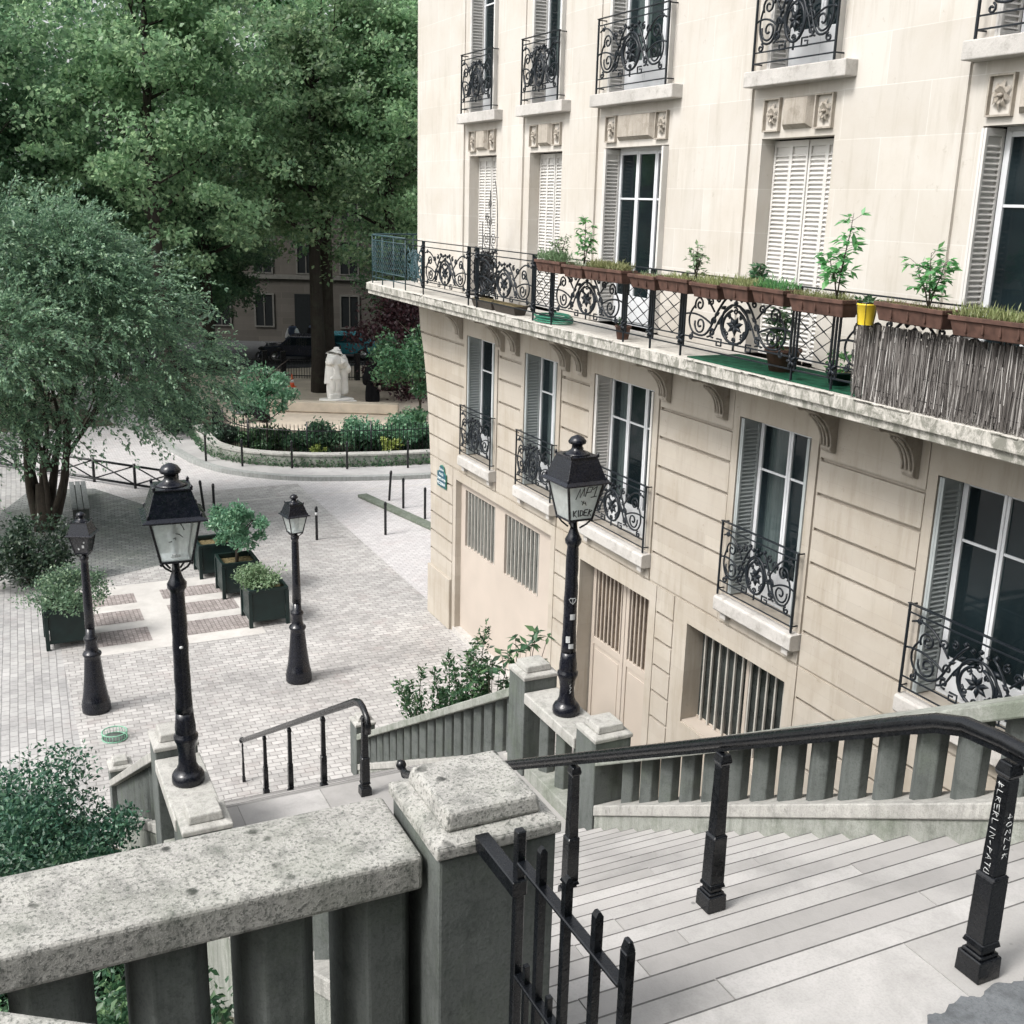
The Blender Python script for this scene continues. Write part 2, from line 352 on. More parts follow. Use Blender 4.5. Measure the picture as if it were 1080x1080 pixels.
M['rock']=plain('reed_stems',(.13,.115,.105),.9,0,.2,.45,22)

# ------------------------------------------------------------------ ground
def sheet(name, x0,x1,y0,y1,z,mat,nx=1,ny=1):
    me=MB(); me.add([(x0,y0,z),(x1,y0,z),(x1,y1,z),(x0,y1,z)],[(0,1,2,3)])
    return tag(me.build(name,mat),kind='structure')
M['pave']=paving('plaza_setts',.21,.125,R(2),(.35,.338,.327),(.52,.503,.487),(.23,.222,.213),.47,.010,.6)
M['pave2']=paving('street_setts',.20,.14,R(92),(.33,.325,.32),(.46,.45,.44),(.21,.205,.20),.5,.010,.6)
M['pave3']=paving('grey_setts',.19,.13,R(5),(.17,.178,.178),(.31,.315,.31),(.09,.10,.095),.5,.016,.6,.01,.5)
M['road']=paving('road_setts',.19,.12,R(0),(.47,.45,.45),(.57,.55,.545),(.30,.29,.29),.5,.008,.15)
M['tilel']=stone('pale_paving_slab',(.52,.50,.475),(.45,.43,.40),.25,0,1,0,.3)
M['tiled']=paving('brown_cobble_panel',.11,.09,R(90),(.26,.23,.22),(.40,.36,.345),(.15,.13,.12),.5,.010,.3)
M['kerb']=stone('granite_kerb',(.33,.34,.33),(.16,.17,.16),.3,.1,1,0,.3)
M['earth']=stone('garden_earth',(.10,.09,.065),(.04,.045,.03),.3,.6,1,0,.8)
sheet('ground',-400,400,-300,500,-.03,M['earth'])
sheet('plaza',.9,8.9,9,34.5,0,M['pave'])
sheet('street',-14,.9,3,46,.0,M['pave2'])
sheet('road',-25,60,34.5,46,-.004,M['road'])
sheet('side_road',8.9,60,21,34.5,.0,M['road'])
# worn grey setts round the tree
me=MB(); poly=[(.2,27.3),(1.0,26.6),(3.6,27.6),(4.1,29.5),(4.0,33.5),(2.8,36),(1.0,36.5),(-.3,33),(-.3,29)]
me.add([(x,y,.004) for x,y in poly],[tuple(range(len(poly)))]); tag(me.build('setts_patch',M['pave3']),kind='structure')
# pale slabs with cobble panels
sheet('slab_paving',1.35,4.95,22.15,26.35,.004,M['tilel'])
for (a,b_) in ((22.62,23.45),(23.85,24.62),(25.05,25.72)):
    sheet('cobble_panel',1.5,2.68,a,b_,.008,M['tiled']); sheet('cobble_panel',3.26,4.75,a,b_,.008,M['tiled'])

# far kerb + pavement + low wall, fence
KP=[(2.0,58),(4.0,49),(5.3,43.5),(5.9,40.2),(6.3,38.2),(7.1,36.5),(8.6,35.1),(10.4,34.3),(13.1,33.7),(17,33.4),(26,33.2),(45,33.2)]
def smoothpath(P,n=6):
    out=[]
    for i in range(len(P)-1):
        p0=Vector(P[max(i-1,0)]);p1=Vector(P[i]);p2=Vector(P[i+1]);p3=Vector(P[min(i+2,len(P)-1)])
        for k in range(n):
            t=k/n; out.append(tuple(.5*((2*p1)+(-p0+p2)*t+(2*p0-5*p1+4*p2-p3)*t*t+(-p0+3*p1-3*p2+p3)*t**3)))
    out.append(tuple(P[-1])); return out
def offset(P,d):
    out=[]
    for i,p in enumerate(P):
        a=Vector(P[max(i-1,0)]);b_=Vector(P[min(i+1,len(P)-1)]);t=(b_-a).normalized()
        out.append((p[0]-t.y*d,p[1]+t.x*d))
    return out
def ribbon(mb,A,B,z,z2=None,za=None):
    n=len(A); zb=z if z2 is None else z2
    mb.add([(x,y,z) for x,y in A]+[(x,y,zb) for x,y in B],[(i,i+1,n+i+1,n+i) for i in range(n-1)])
def wallstrip(mb,A,d,z0,z1):
    B=offset(A,d); ribbon(mb,A,B,z1); n=len(A)
    for L in (A,B): mb.add([(x,y,z0) for x,y in L]+[(x,y,z1) for x,y in L],[(i,i+1,n+i+1,n+i) for i in range(n-1)])
K=smoothpath([Vector(p) for p in KP])
me=MB(); wallstrip(me,K,.28,-.03,.14); tag(me.build('kerb',M['kerb'],bevel=.02),kind='structure')
K1=offset(K,.28); 
LW_P=smoothpath([Vector(p) for p in [(7.0,42.5),(6.95,40.2),(7.1,38.7),(7.9,37.3),(9.5,36.2),(11.4,35.6),(14,35.2),(20,34.9),(30,34.8)]])
me=MB(); n=len(K1); PV=offset(K,6); ribbon(me,K1,PV,.13); tag(me.build('pavement',stone('pavement_asphalt',(.40,.39,.385),(.28,.27,.27),.3,0,.6,0,.3)),kind='structure')

sheet('far_street',-30,60,58.5,72,.1,stone('dark_asphalt',(.055,.057,.06),(.03,.03,.03),.3,0,1,0,.3))
lw=empty('low_garden_wall',(0,0,0),0,'low curved mossy stone wall along the far pavement below the iron fence','wall')
me=MB(); wallstrip(me,LW_P,.35,.1,.50); me.build('wall',M['conclm'],lw,bevel=.02)
me=MB(); wallstrip(me,offset(LW_P,-.03),.41,.5,.56); me.build('coping',M['concl'],lw,bevel=.01)
FP=offset(LW_P,.75)
def poly(name,P,z,mat): return tag(MB().add([(x,y,z) for x,y in P],[tuple(range(len(P)))]).build(name,mat),kind='structure')
poly('park_soil',[(p[0],p[1]) for p in FP]+[(48,35.5),(48,58),(6,58)],.16,M['earth'])
poly('park_sand',[(8.3,44.6),(9.4,42.6),(12,41.4),(16,40.8),(48,40),(48,58),(9.5,58),(8.3,50)],.164,M['sand'])
fe=empty('iron_park_fence',(0,0,0),0,'black iron picket fence round the far park planting','fence')
def along(P,step):
    out=[];acc=0;nxt=0
    for i in range(len(P)-1):
        a=Vector(P[i]);b_=Vector(P[i+1]);L=(b_-a).length
        while nxt<=acc+L:
            out.append(tuple(a+(b_-a)*((nxt-acc)/L))); nxt+=step
        acc+=L
    return out
me=MB()
for i,(x,y) in enumerate(along(FP,.14)):
    me.tube([(x,y,.16),(x,y,1.38),(x,y,1.46)],[.014,.014,.003],4)
me.build('pickets',M['iron'],fe)
me=MB()
for z in (.35,1.22): me.tube([(x,y,z) for x,y in FP],.02,4)
me.build('rail',M['iron'],fe)
for i,(x,y) in enumerate(along(FP,2.2)):
    MB().tube([(x,y,.1),(x,y,1.55)],.03,6).build('fence_post',M['iron'],fe)

# green mossy drain edge on the plaza
me=MB(); a=Vector((10.35,32.2,0));b_=Vector((11.25,27.6,0)); t=(b_-a).normalized(); nrm=Vector((-t.y,t.x,0))*.16
me.hexa([a-nrm,a+nrm,b_+nrm,b_-nrm]+[p+Vector((0,0,.1)) for p in (a-nrm,a+nrm,b_+nrm,b_-nrm)])
tag(me.build('drain_kerb',stone('mossy_kerb',(.17,.19,.16),(.07,.09,.06),.4,.6,1,0,.4),bevel=.02),kind='structure')
sheet('kerb_line',5.0,45,32.93,33.03,.004,M['tilel'])

# ------------------------------------------------------------------ stairs
RZ,RN=.152,.275; TOPZ=6.31; Y0S=2.66; LAND=TOPZ-21*RZ
X0,X1=1.46,4.80
def nz(y): return TOPZ-(y-Y0S)*RZ/RN if y>Y0S else TOPZ
me=MB()
def steprow(ya,yb,zt,zb):
    xs=[X0]; x=X0
    cuts=sorted(random.sample([1.9,2.35,2.75,3.2,3.7,4.1],random.choice([1,1,2])))
    xs=[X0-.2]+cuts+[X1+.2]
    for a,b_ in zip(xs[:-1],xs[1:]):
        dz=random.uniform(-.003,.003); dy=random.uniform(-.004,.004)
        g=.0025
        # tread with slightly rounded, slightly overhanging nosing
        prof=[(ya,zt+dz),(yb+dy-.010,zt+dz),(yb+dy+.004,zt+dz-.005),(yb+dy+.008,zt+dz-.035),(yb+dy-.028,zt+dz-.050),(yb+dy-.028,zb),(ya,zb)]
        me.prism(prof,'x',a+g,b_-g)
        for q in (1,2): me.mi[len(me.mi)-len(prof)+q]=1  # nosing faces take the dark colour that draws the line between treads
for k in range(1,22):
    ya=Y0S+(k-1)*RN; steprow(ya-.05,ya+RN if k<21 else 10.1,TOPZ-k*RZ,TOPZ-k*RZ-.3)
H2=LAND/20; RN2=.276
for k in range(1,20):
    ya=10.1+(k-1)*RN2; steprow(ya-.05,ya+RN2,LAND-k*H2,LAND-k*H2-.3)
M['edge']=stone('step_edge_shadow_line',(.13,.125,.12),(.06,.06,.06),.4,0,1,0,.3)  # dark edge colour painted in place of the shadow line under each nosing
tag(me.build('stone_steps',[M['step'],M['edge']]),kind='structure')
# top landing
me=MB()
for (a,b_,c,d) in [(-3.0,1.2,-3,2.64),(1.205,3.02,1.2,2.66),(3.024,7.0,.9,2.66)]:
    zt=TOPZ+random.uniform(-.002,.002)
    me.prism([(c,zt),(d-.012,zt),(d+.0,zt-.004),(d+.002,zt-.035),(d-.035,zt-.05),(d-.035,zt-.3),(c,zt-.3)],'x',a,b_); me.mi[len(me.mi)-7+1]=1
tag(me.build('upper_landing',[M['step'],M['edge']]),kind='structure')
me=MB(); pts=[(2.2,-3),(6.9,-3),(6.9,2.3),(4.3,2.32),(3.6,2.37),(3.38,2.35),(3.27,2.30),(3.16,2.335),(3.05,2.30),(2.99,2.335),(2.88,2.30),(2.80,2.31),(2.70,2.22),(2.55,2.2),(2.4,2.08),(2.2,2.02)]
_e=[]
for q in range(len(pts)):
    p_,r_=pts[q],pts[(q+1)%len(pts)]
    for k in range(6 if 3<=q<len(pts)-1 else 1): _e.append((p_[0]+(r_[0]-p_[0])*k/6+(random.gauss(0,.004) if k else 0),p_[1]+(r_[1]-p_[1])*k/6+(random.gauss(0,.004) if k else 0)))
pts=_e
me.add([(x,y,TOPZ+.006) for x,y in pts],[tuple(range(len(pts)))]); tag(me.build('asphalt_patch',M['asph']),kind='structure')

# ------------------------------------------------------------------ balustrades
def baluster_bm(me,x,y,z0,z1,w=.088,d=.095,k0=0,k1=0):
    # hexagonal-section concrete baluster, slightly swollen foot, top/bottom cut to slope k
    P=[(-d,0),(-d*.42,-w),(d*.42,-w),(d,0),(d*.42,w),(-d*.42,w)]
    vs=[(x+a,y+b_,z0+k0*b_) for a,b_ in P]+[(x+a,y+b_,z1+k1*b_) for a,b_ in P]
    me.add(vs,[(i,(i+1)%6,6+(i+1)%6,6+i) for i in range(6)])
def slopebox(me,x0,x1,ya,yb,za0,za1,zb0,zb1):
    me.hexa([(x0,ya,za0),(x1,ya,za0),(x1,yb,zb0),(x0,yb,zb0),(x0,ya,za1),(x1,ya,za1),(x1,yb,zb1),(x0,yb,zb1)])
def slope_balustrade(label, xin, xout, ya, yb, zca, zcb, zsa, zsb, ground, cmat, smat, bmat, blist=None, step=.30, group='balustrades beside the stone stairs', capm=.03, lean=0):
    t=empty('stair_balustrade',(0,0,0),0,label,'balustrade',group)
    lo,hi=min(xin,xout),max(xin,xout); k=(zcb-zca)/(yb-ya); ks=(zsb-zsa)/(yb-ya)
    me=MB(); slopebox(me,lo-capm,hi+capm,ya,yb,zca-.11,zca,zcb-.11,zcb); me.build('coping',cmat,t,bevel=.012)
    me=MB(); slopebox(me,lo-.02,hi+.02,ya,yb,zsa-.11,zsa,zsb-.11,zsb); me.build('string_ledge',M['concl'] if smat is None else smat,t,bevel=.01)
    me=MB(); slopebox(me,lo,hi,ya,yb,ground,zsa-.112,ground,zsb-.112); me.build('plinth',M['conclm'],t)
    y=ya+.17; cx=(lo+hi)/2
    while y<yb-.1:
        me=MB(); baluster_bm(me,cx,y,zsa+ks*(y-ya)-.01,zca+k*(y-ya)-.105,k0=ks,k1=k); me.build('baluster',bmat,t,bevel=.006,bseg=1); y+=step
    return t
def pillar(label,x0,x1,y0,y1,z0,zs,group='stone pillars of the stair balustrade',mat='conc',mc='concl',cap=.09,ov=.02,ins=.06):
    t=empty('stone_pillar',((x0+x1)/2,(y0+y1)/2,z0),0,label,'pillar',group); hx,hy=(x1-x0)/2,(y1-y0)/2; h=zs-z0
    MB().box(-hx+.012,hx-.012,-hy+.012,hy-.012,0,h-.04).build('shaft',M[mat],t,bevel=.01)
    me=MB(); me.box(-hx,hx,-hy,hy,h-.04,h); me.frus(0,0,h,hx,hy,h+.018,hx-.055,hy-.055); me.build('shoulder',M[mc],t,bevel=.008)
    me=MB(); me.frus(0,0,h+.018,hx-ins,hy-ins,h+cap,hx-ins-.012,hy-ins-.012); me.build('cap_block',M[mc],t,bevel=.012)
    return t
cs=.576
# right side, upper flight
def zr(y): return 6.57-.57*(y-3.68)
slope_balustrade('long sloping concrete balustrade between the upper stair flight and the building',4.82,5.16,3.0,8.0,zr(3.0),zr(8.0),nz(3.0)+.21,nz(8.0)+.23,0,M['conclm'],M['concl'],M['conc'])
# right side lower flight
def z2(y): return 3.93-.574*(y-10.0)
slope_balustrade('sloping concrete balustrade of the lower stair flight on the building side',4.84,5.10,9.9,15.4,z2(9.9),z2(15.4),3.20,.30,0,M['conclm'],M['concl'],M['conc'])
# left side
slope_balustrade('sloping concrete balustrade on the garden side of the upper stair flight',1.42,1.12,3.12,8.0,6.95,4.12,nz(3.12)+.2,nz(8.0)+.2,0,M['concl'],M['concl'],M['conc'])
slope_balustrade('sloping concrete balustrade on the garden side of the lower stair flight',1.40,1.12,9.9,15.4,z2(9.9),z2(15.4),3.20,.30,0,M['concl'],M['concl'],M['conc'])
def landing_wall(label,x0,x1,y0,y1):
    t=empty('lamp_parapet',((x0+x1)/2,y0,LAND),0,label,'parapet','parapets carrying the big lamps'); hx=(x1-x0)/2;L=y1-y0
    MB().box(-hx-.03,hx+.03,0,L,.86,.98).build('coping',M['concl'],t,bevel=.012)
    MB().box(-hx,hx,0,L,-LAND,.15).build('plinth',M['conclm'],t,bevel=.01)
    for k in range(3):
        me=MB(); baluster_bm(me,0,L*(k+.5)/3,.15,.86); me.build('baluster',M['conc'],t,bevel=.006,bseg=1)
landing_wall('short level parapet carrying the graffitied street lamp beside the building',4.82,5.16,8.4,9.5)
landing_wall('short level parapet carrying the big street lamp on the garden side',1.10,1.44,8.4,9.5)
pillar('square capped pillar in front of the graffitied lamp at the foot of the upper flight',4.79,5.20,8.0,8.4,LAND-.3,4.26)
pillar('square capped pillar just beyond the graffitied lamp',4.79,5.20,9.5,9.9,LAND-.6,4.26)
pillar('square capped pillar in front of the big left lamp',1.07,1.47,8.0,8.4,0,4.20)
pillar('square capped pillar just beyond the big left lamp',1.07,1.47,9.5,9.9,0,4.20)
pillar('small end pillar where the building side balustrade meets the plaza',4.80,5.14,15.4,15.75,0,.98)
pillar('small end pillar where the garden side balustrade meets the plaza',1.10,1.44,15.4,15.75,0,.98)
pillar('large lichen-speckled pillar in the foreground at the head of the stairs',1.08,1.50,2.68,3.12,5.5,7.19,mat='conc',mc='cope',cap=.078,ins=.047)
# foreground level balustrade
t=empty('foreground_balustrade',(0,2.97,TOPZ),0,'wide lichen-speckled stone balustrade crossing the bottom left foreground','balustrade')
me=MB(); me.box(-2.6,1.075,2.775,3.165,7.00,7.12); o=me.build('coping',M['cope'],t,bevel=.016,bseg=3); o.location=(0,-2.97,-TOPZ)
x=.97
while x>-2.5:
    me=MB(); w=.112; P=[(-w*.55,-.15),(w*.55,-.15),(w,-.05),(w,.12),(-w,.12),(-w,-.05)]
    me.prism([(x+a,b_) for a,b_ in P],'z',5.6-TOPZ,7.0-TOPZ); me.build('baluster',M['conc'],t,bevel=.01); x-=.32
me=MB(); me.box(-2.6,1.075,2.80,3.14,5.3,5.62); o=me.build('plinth',M['conc'],t); o.location=(0,-2.97,-TOPZ)
t=empty('near_coping_wall',(-.6,1.2,TOPZ),0,'corner of pale stone coping at the very bottom left edge','wall')
me=MB(); P=[(-1.5,1.9-.0),(-.1,1.92),(.45,1.55),(.45,1.2),(-1.5,1.2)]
me.prism([(a+.6,b_-1.2) for a,b_ in P],'z',7.62-.12-TOPZ,7.62-TOPZ); me.build('coping',M['cope'],t,bevel=.015)
me=MB(); P=[(-1.5,1.80),(-.14,1.82),(.38,1.48),(.38,1.25),(-1.5,1.25)]
me.prism([(a+.6,b_-1.2) for a,b_ in P],'z',-1.0,7.49-TOPZ); me.build('wall',M['conc'],t)

# ------------------------------------------------------------------ handrails
def post_mesh(h,big=1.0):
    me=MB()
    me.frus(0,0,0,.062*big,.062*big,.09,.060*big,.060*big); me.frus(0,0,.09,.050*big,.050*big,.105,.050*big,.050*big)
    me.frus(0,0,.105,.040*big,.040*big,.13,.040*big,.040*big); me.frus(0,0,.13,.054*big,.054*big,.155,.046*big,.046*big)
    me.frus(0,0,.155,.046*big,.046*big,.46*h,.044*big,.044*big); me.frus(0,0,.46*h,.048*big,.048*big,.475*h,.036*big,.036*big)
    me.frus(0,0,.475*h,.036*big,.036*big,h-.09,.030*big,.030*big); me.frus(0,0,h-.09,.030*big,.030*big,h-.07,.040*big,.040*big)
    me.frus(0,0,h-.07,.040*big,.040*big,h-.03,.030*big,.030*big)
    return me
def railsweep(me,pts,w=.030):
    # moulded handrail: wide rounded top over a narrower bar
    me.tube([(a,b_,c) for a,b_,c in pts],w,10); me.tube([(a,b_,c-.035) for a,b_,c in pts],w*.62,4,smooth=False)
t=empty('upper_handrail',(3.15,2.41,TOPZ),0,'black iron handrail with square posts running down the middle of the upper flight','handrail')
HR=[(3.15,-.6,7.24),(3.15,1.6,7.24),(3.15,2.45,7.25),(3.15,2.62,7.235),(3.15,2.75,7.19),(3.15,2.9,7.11)]
y=3.3
while y<8.5: HR.append((3.15,y,7.11-(y-2.9)*.553)); y+=.5
HR+= [(3.15,8.5,4.02),(3.15,8.62,3.97),(3.15,8.72,3.99)]
me=MB(); railsweep(me,HR); o=me.build('rail',M['iron'],t); o.location=(-3.15,-2.41,-TOPZ)
me=MB(); me.lathe([(.004,-.05),(.035,-.04),(.05,0),(.035,.04),(.004,.05)],12); me.tube([(0,0,.02),(0,-.02,-.05),(0,-.06,-.09),(0,-.10,-.07)],.018,6); me.build('rail_end_knob',M['iron'],t,loc=(0,8.72-2.41,4.0-TOPZ))
def floorz(y):
    if y<=Y0S: return TOPZ
    if y<Y0S+20*RN: return TOPZ-(int((y-Y0S)/RN)+1)*RZ
    if y<10.1: return LAND
    return max(0,LAND-(int((y-10.1)/RN2)+1)*H2)
for i,(y,b_) in enumerate([(2.41,1),(4.02,1),(5.5,1),(7.0,1),(8.45,1)]):
    zt=np.interp(y,[p[1] for p in HR],[p[2] for p in HR]); h=zt-.03-floorz(y)
    p=post_mesh(h,.92).build('post',M['iron'],t,bevel=.004,loc=(0,y-2.41,floorz(y)-TOPZ),bseg=1)
    if i==0:
        # scratched graffiti on the near post, running down two faces
        g=MB(); rr=.0016
        def strokes(face,items,x0,z0,sz):
            z=z0
            for st in items:
                for poly in st:
                    pts=[]
                    for (u,v) in poly:
                        a=x0+(v-.5)*sz*.95+random.gauss(0,.0018); zz=z-u*sz+random.gauss(0,.0018)
                        off=.0365-(zz-.45)*.012+.001
                        pts.append((a,-off,zz) if face=='y' else (-off,-a,zz))
                    if len(pts)>1: g.tube(pts,rr,4)
                z-=sz*1.25
        E_=[(0,0),(0,1)],[(0,1),(1,1)],[(0,.5),(.8,.5)],[(0,0),(1,0)]
        glyph={'B':[[(0,0),(0,1),(.6,.8),(0,.5),(.7,.2),(0,0)]],'E':[[(1,1),(0,1),(0,0),(1,0)],[(0,.5),(.8,.5)]],'R':[[(0,0),(0,1),(.7,.8),(0,.5),(.8,0)]],
               'L':[[(0,1),(0,0),(.8,0)]],'I':[[(.3,0),(.3,1)]],'N':[[(0,0),(0,1),(.7,0),(.7,1)]],'P':[[(0,0),(0,1),(.7,.75),(0,.5)]],'A':[[(0,0),(.4,1),(.8,0)],[(.2,.4),(.6,.4)]],
               'T':[[(.4,0),(.4,1)],[(0,1),(.8,1)]],'U':[[(0,1),(0,.2),(.4,0),(.7,.2),(.7,1)]],'-':[[(.1,.5),(.6,.5)]],'4':[[(.6,0),(.6,1),(0,.4),(.8,.4)]],'0':[[(.1,.2),(.1,.8),(.4,1),(.7,.8),(.7,.2),(.4,0),(.1,.2)]],
               '2':[[(0,.8),(.4,1),(.7,.7),(0,0),(.8,0)]],'J':[[(.6,1),(.6,.2),(.3,0),(0,.2)]],'K':[[(0,0),(0,1)],[(.7,1),(0,.5),(.7,0)]],'Z':[[(0,1),(.7,1),(0,0),(.7,0)]]}
        strokes('x',[glyph[c] for c in 'BLRERLIN-PATU'],0,h-.11,.023)
        strokes('y',[glyph[c] for c in '402ZJK'],0,h-.22,.026)
        g.build('scratched_graffiti',M['grit'],p)
t=empty('lower_handrail',(3.15,9.81,LAND),0,'black iron handrail on five posts descending the lower flight to the plaza','handrail')
H3=[(3.15,9.72,4.02),(3.15,9.85,4.08),(3.15,9.95,4.09),(3.15,10.1,4.04)]+[(3.15,y,4.04-(y-10.1)*.553) for y in (10.6,11.2,12,13,14,15,16.1)]
me=MB(); me.tube([(3.15,9.70,3.86),(3.15,9.68,3.95)]+H3,.032,10); me.tube([(a,b_,c-.035) for a,b_,c in H3],.02,4,smooth=False); o=me.build('rail',M['iron'],t); o.location=(-3.15,-9.81,-LAND)
for i,y in enumerate((9.81,11.36,12.98,14.47,16.08)):
    zt=np.interp(y,[p[1] for p in H3],[p[2] for p in H3]); fz=floorz(y)
    post_mesh(zt-.03-fz,.92 if i==0 else .72 if i<4 else .4).build('post',M['iron'],t,bevel=.004,loc=(0,y-9.81,fz-LAND),bseg=1)
MB().lathe([(.004,-.05),(.04,-.03),(.045,0),(.035,.04),(.004,.05)],12).build('rail_end_knob',M['iron'],t,loc=(0,16.1-9.81,.72-LAND))

# ------------------------------------------------------------------ iron gate in the foreground
t=empty('iron_gate',(1.235,2.62,TOPZ),0,'black iron gate leaf with upright bars hinged on the foreground pillar','gate')
GX=1.235
def gz(z): return z-TOPZ
for nm,z,h in (('top_rail',7.27,.035),('middle_rail',6.90,.035),('bottom_rail',6.42,.035)):
    MB().box(-.017,.017,-.74,-.19,gz(z)-.012,gz(z)).build(nm,M['iron'],t,bevel=.003,bseg=1)
for y,zt in ((2.31,7.37),(2.165,7.37),(2.01,7.37)):
    me=MB(); yy=y-2.62; me.box(-.011,.011,yy-.011,yy+.011,gz(6.36),gz(zt)); me.frus(0,yy,gz(zt),.011,.011,gz(zt)+.012,.004,.009); me.build('bar',M['iron'],t)
for y in (2.38,2.24,2.09,1.94):
    yy=y-2.62; MB().box(-.008,.008,yy-.008,yy+.008,gz(6.36),gz(6.96)).build('short_bar',M['iron'],t)
me=MB(); me.box(-.014,.014,-.768,-.738,gz(6.34),gz(7.37)); me.frus(0,-.753,gz(7.37),.014,.015,gz(7.40),.006,.012); me.build('end_post',M['iron'],t,bevel=.003,bseg=1)
me=MB(); me.box(-.014,.014,-.19,-.162,gz(6.34),gz(7.36)); me.box(-.03,.016,-.20,.07,gz(7.16),gz(7.21)); me.build('hinge_post',M['iron'],t,bevel=.003,bseg=1)
me=MB(); me.box(-.055,-.012,-.74,-.68,gz(6.95),gz(7.10)); me.tube([(-.035,-.71,gz(7.10)),(-.035,-.71,gz(7.12))],.012,6); me.build('lock_box',M['iron'],t,bevel=.004)

# ------------------------------------------------------------------ street lamps
def lantern(t,z,s=1.0,glass='lglass'):
    s*=1.0
    e=bpy.data.objects.new('lantern',None); link(e,t); e.location=(0,0,z); e.scale=(s,s,s)
    # z=0 underside of the glass cage
    fr=MB()
    def sq(h,z): return [(-h,-h,z),(h,-h,z),(h,h,z),(-h,h,z)]
    B,T=sq(.118,0),sq(.185,.345)
    for i in range(4):
        fr.tube([B[i],T[i]],.0125,4,smooth=False); fr.tube([B[i],B[(i+1)%4]],.0125,4,smooth=False); fr.tube([T[i],T[(i+1)%4]],.015,4,smooth=False)
        a=PI/2*i+PI/4
        fr.tube([B[i],(B[i][0]*.8,B[i][1]*.8,-.05),(.04*math.cos(a+PI),.04*math.sin(a+PI),-.11)] if False else [B[i],(B[i][0]*.72,B[i][1]*.72,-.055),(B[i][0]*.33,B[i][1]*.33,-.10)],.009,5)
        fr.lathe([(.003,-.03),(.012,-.02),(.012,0)],6,B[i])
    fr.build('glass_frame',M['lampb'],e)
    rf=MB(); rf.frus(0,0,.352,.245,.245,.362,.245,.245); rf.frus(0,0,.362,.243,.243,.385,.205,.205); rf.frus(0,0,.385,.205,.205,.585,.14,.14)
    rf.frus(0,0,.585,.15,.15,.60,.15,.15)
    for sx in (-1,1):
        for sy in (-1,1):
            rf.lathe([(.012,.60),(.015,.615),(.003,.63)],6,(sx*.14,sy*.14,0)); rf.lathe([(.010,.385),(.012,.40),(.003,.42)],6,(sx*.20,sy*.20,0))
    rf.build('roof',M['lampb'],e,bevel=.004,bseg=1)
    MB().lathe([(.13,.60),(.10,.615),(.06,.64),(.05,.66),(.05,.69),(.078,.70),(.085,.72),(.06,.755),(.02,.775),(.002,.78)],16).build('vent_cap',M['lampb'],e)
    for i in range(4):
        j=(i+1)%4; k=.985
        me=MB(); me.add([tuple(c*k if q<2 else c for q,c in enumerate(p)) for p in (B[i],B[j],T[j],T[i])],[(0,1,2,3)])
        me.build('glass_pane',M[glass if not (glass=='lglassw' and i in(1,2)) else 'lglass'],e)
    me=MB(); me.box(-.105,.105,-.105,.105,.006,.014); me.build('white_base_plate',M['white'] if glass!='lglassd' else M['lampb'],e)
    me=MB(); me.lathe([(.02,.014),(.03,.05),(.03,.12),(.05,.16),(.05,.20),(.02,.26),(.02,.35)],12); me.build('burner',M['white'] if glass!='lglassd' else M['lampb'],e)
    return e
def lamp_small(name_label,loc,rz,glass):
    t=empty('street_lamp',loc,rz,name_label,'street lamp','black street lamps around the stairs')
    MB().lathe([(.135,0),(.14,.02),(.138,.07),(.12,.10),(.095,.115),(.092,.14),(.078,.17),(.072,.27),(.082,.36),(.098,.40),(.104,.42),(.104,.445),(.085,.465),(.088,.48),(.088,.53),(.080,.60),(.074,.66)],22).build('base',M['lampb'],t)
    prof=[(.074,.66)]+[(.072-.012*i/14+random.uniform(-.003,.003),.66+ i*.078) for i in range(1,15)]+[(.062,1.77),(.078,1.79),(.080,1.83),(.058,1.87),(.035,1.94),(.022,2.07)]
    MB().lathe(prof,14,wob=.04).build('column',M['lampb'],t)
    return t, lantern(t,2.05,1.03,glass)
def lamp_tall(label,loc,rz,glass):
    t=empty('street_lamp',loc,rz,label,'street lamp','black street lamps around the stairs')
    MB().lathe([(.245,0),(.25,.03),(.25,.14),(.235,.18),(.24,.21),(.225,.24),(.20,.40),(.165,.70),(.14,1.0),(.135,1.05),(.155,1.07),(.165,1.10),(.15,1.13),(.115,1.15),(.105,1.22),(.10,1.32),(.115,1.36),(.125,1.39),(.115,1.42),(.085,1.45),(.075,1.6)],24).build('base',M['lampb'],t)
    MB().lathe([(.085,1.6),(.078,2.0),(.066,2.9-.1),(.06,2.84),(.078,2.86),(.078,2.90),(.052,2.94),(.03,2.98),(.02,3.04)],16,wob=.02).build('column',M['lampb'],t)
    return t, lantern(t,3.0,.93,glass)
tL,eL=lamp_small('big black street lamp with clear glass on the garden side parapet, left of the stairs',(1.285,9.0,LAND+.98),R(-4),'lglass')
tR,eR=lamp_small('black street lamp with graffitied milky glass and white stickers on its post',(4.985,8.93,LAND+.98),R(2),'lglassw')
tC,_=lamp_tall('black street lamp with conical base standing on the plaza beside the dark green planters',(4.97,19.55,0),R(8),'lglass')
tF,_=lamp_tall('black street lamp with dark blanked lantern at the left edge of the plaza',(1.28,19.65,0),R(-24),'lglassd')
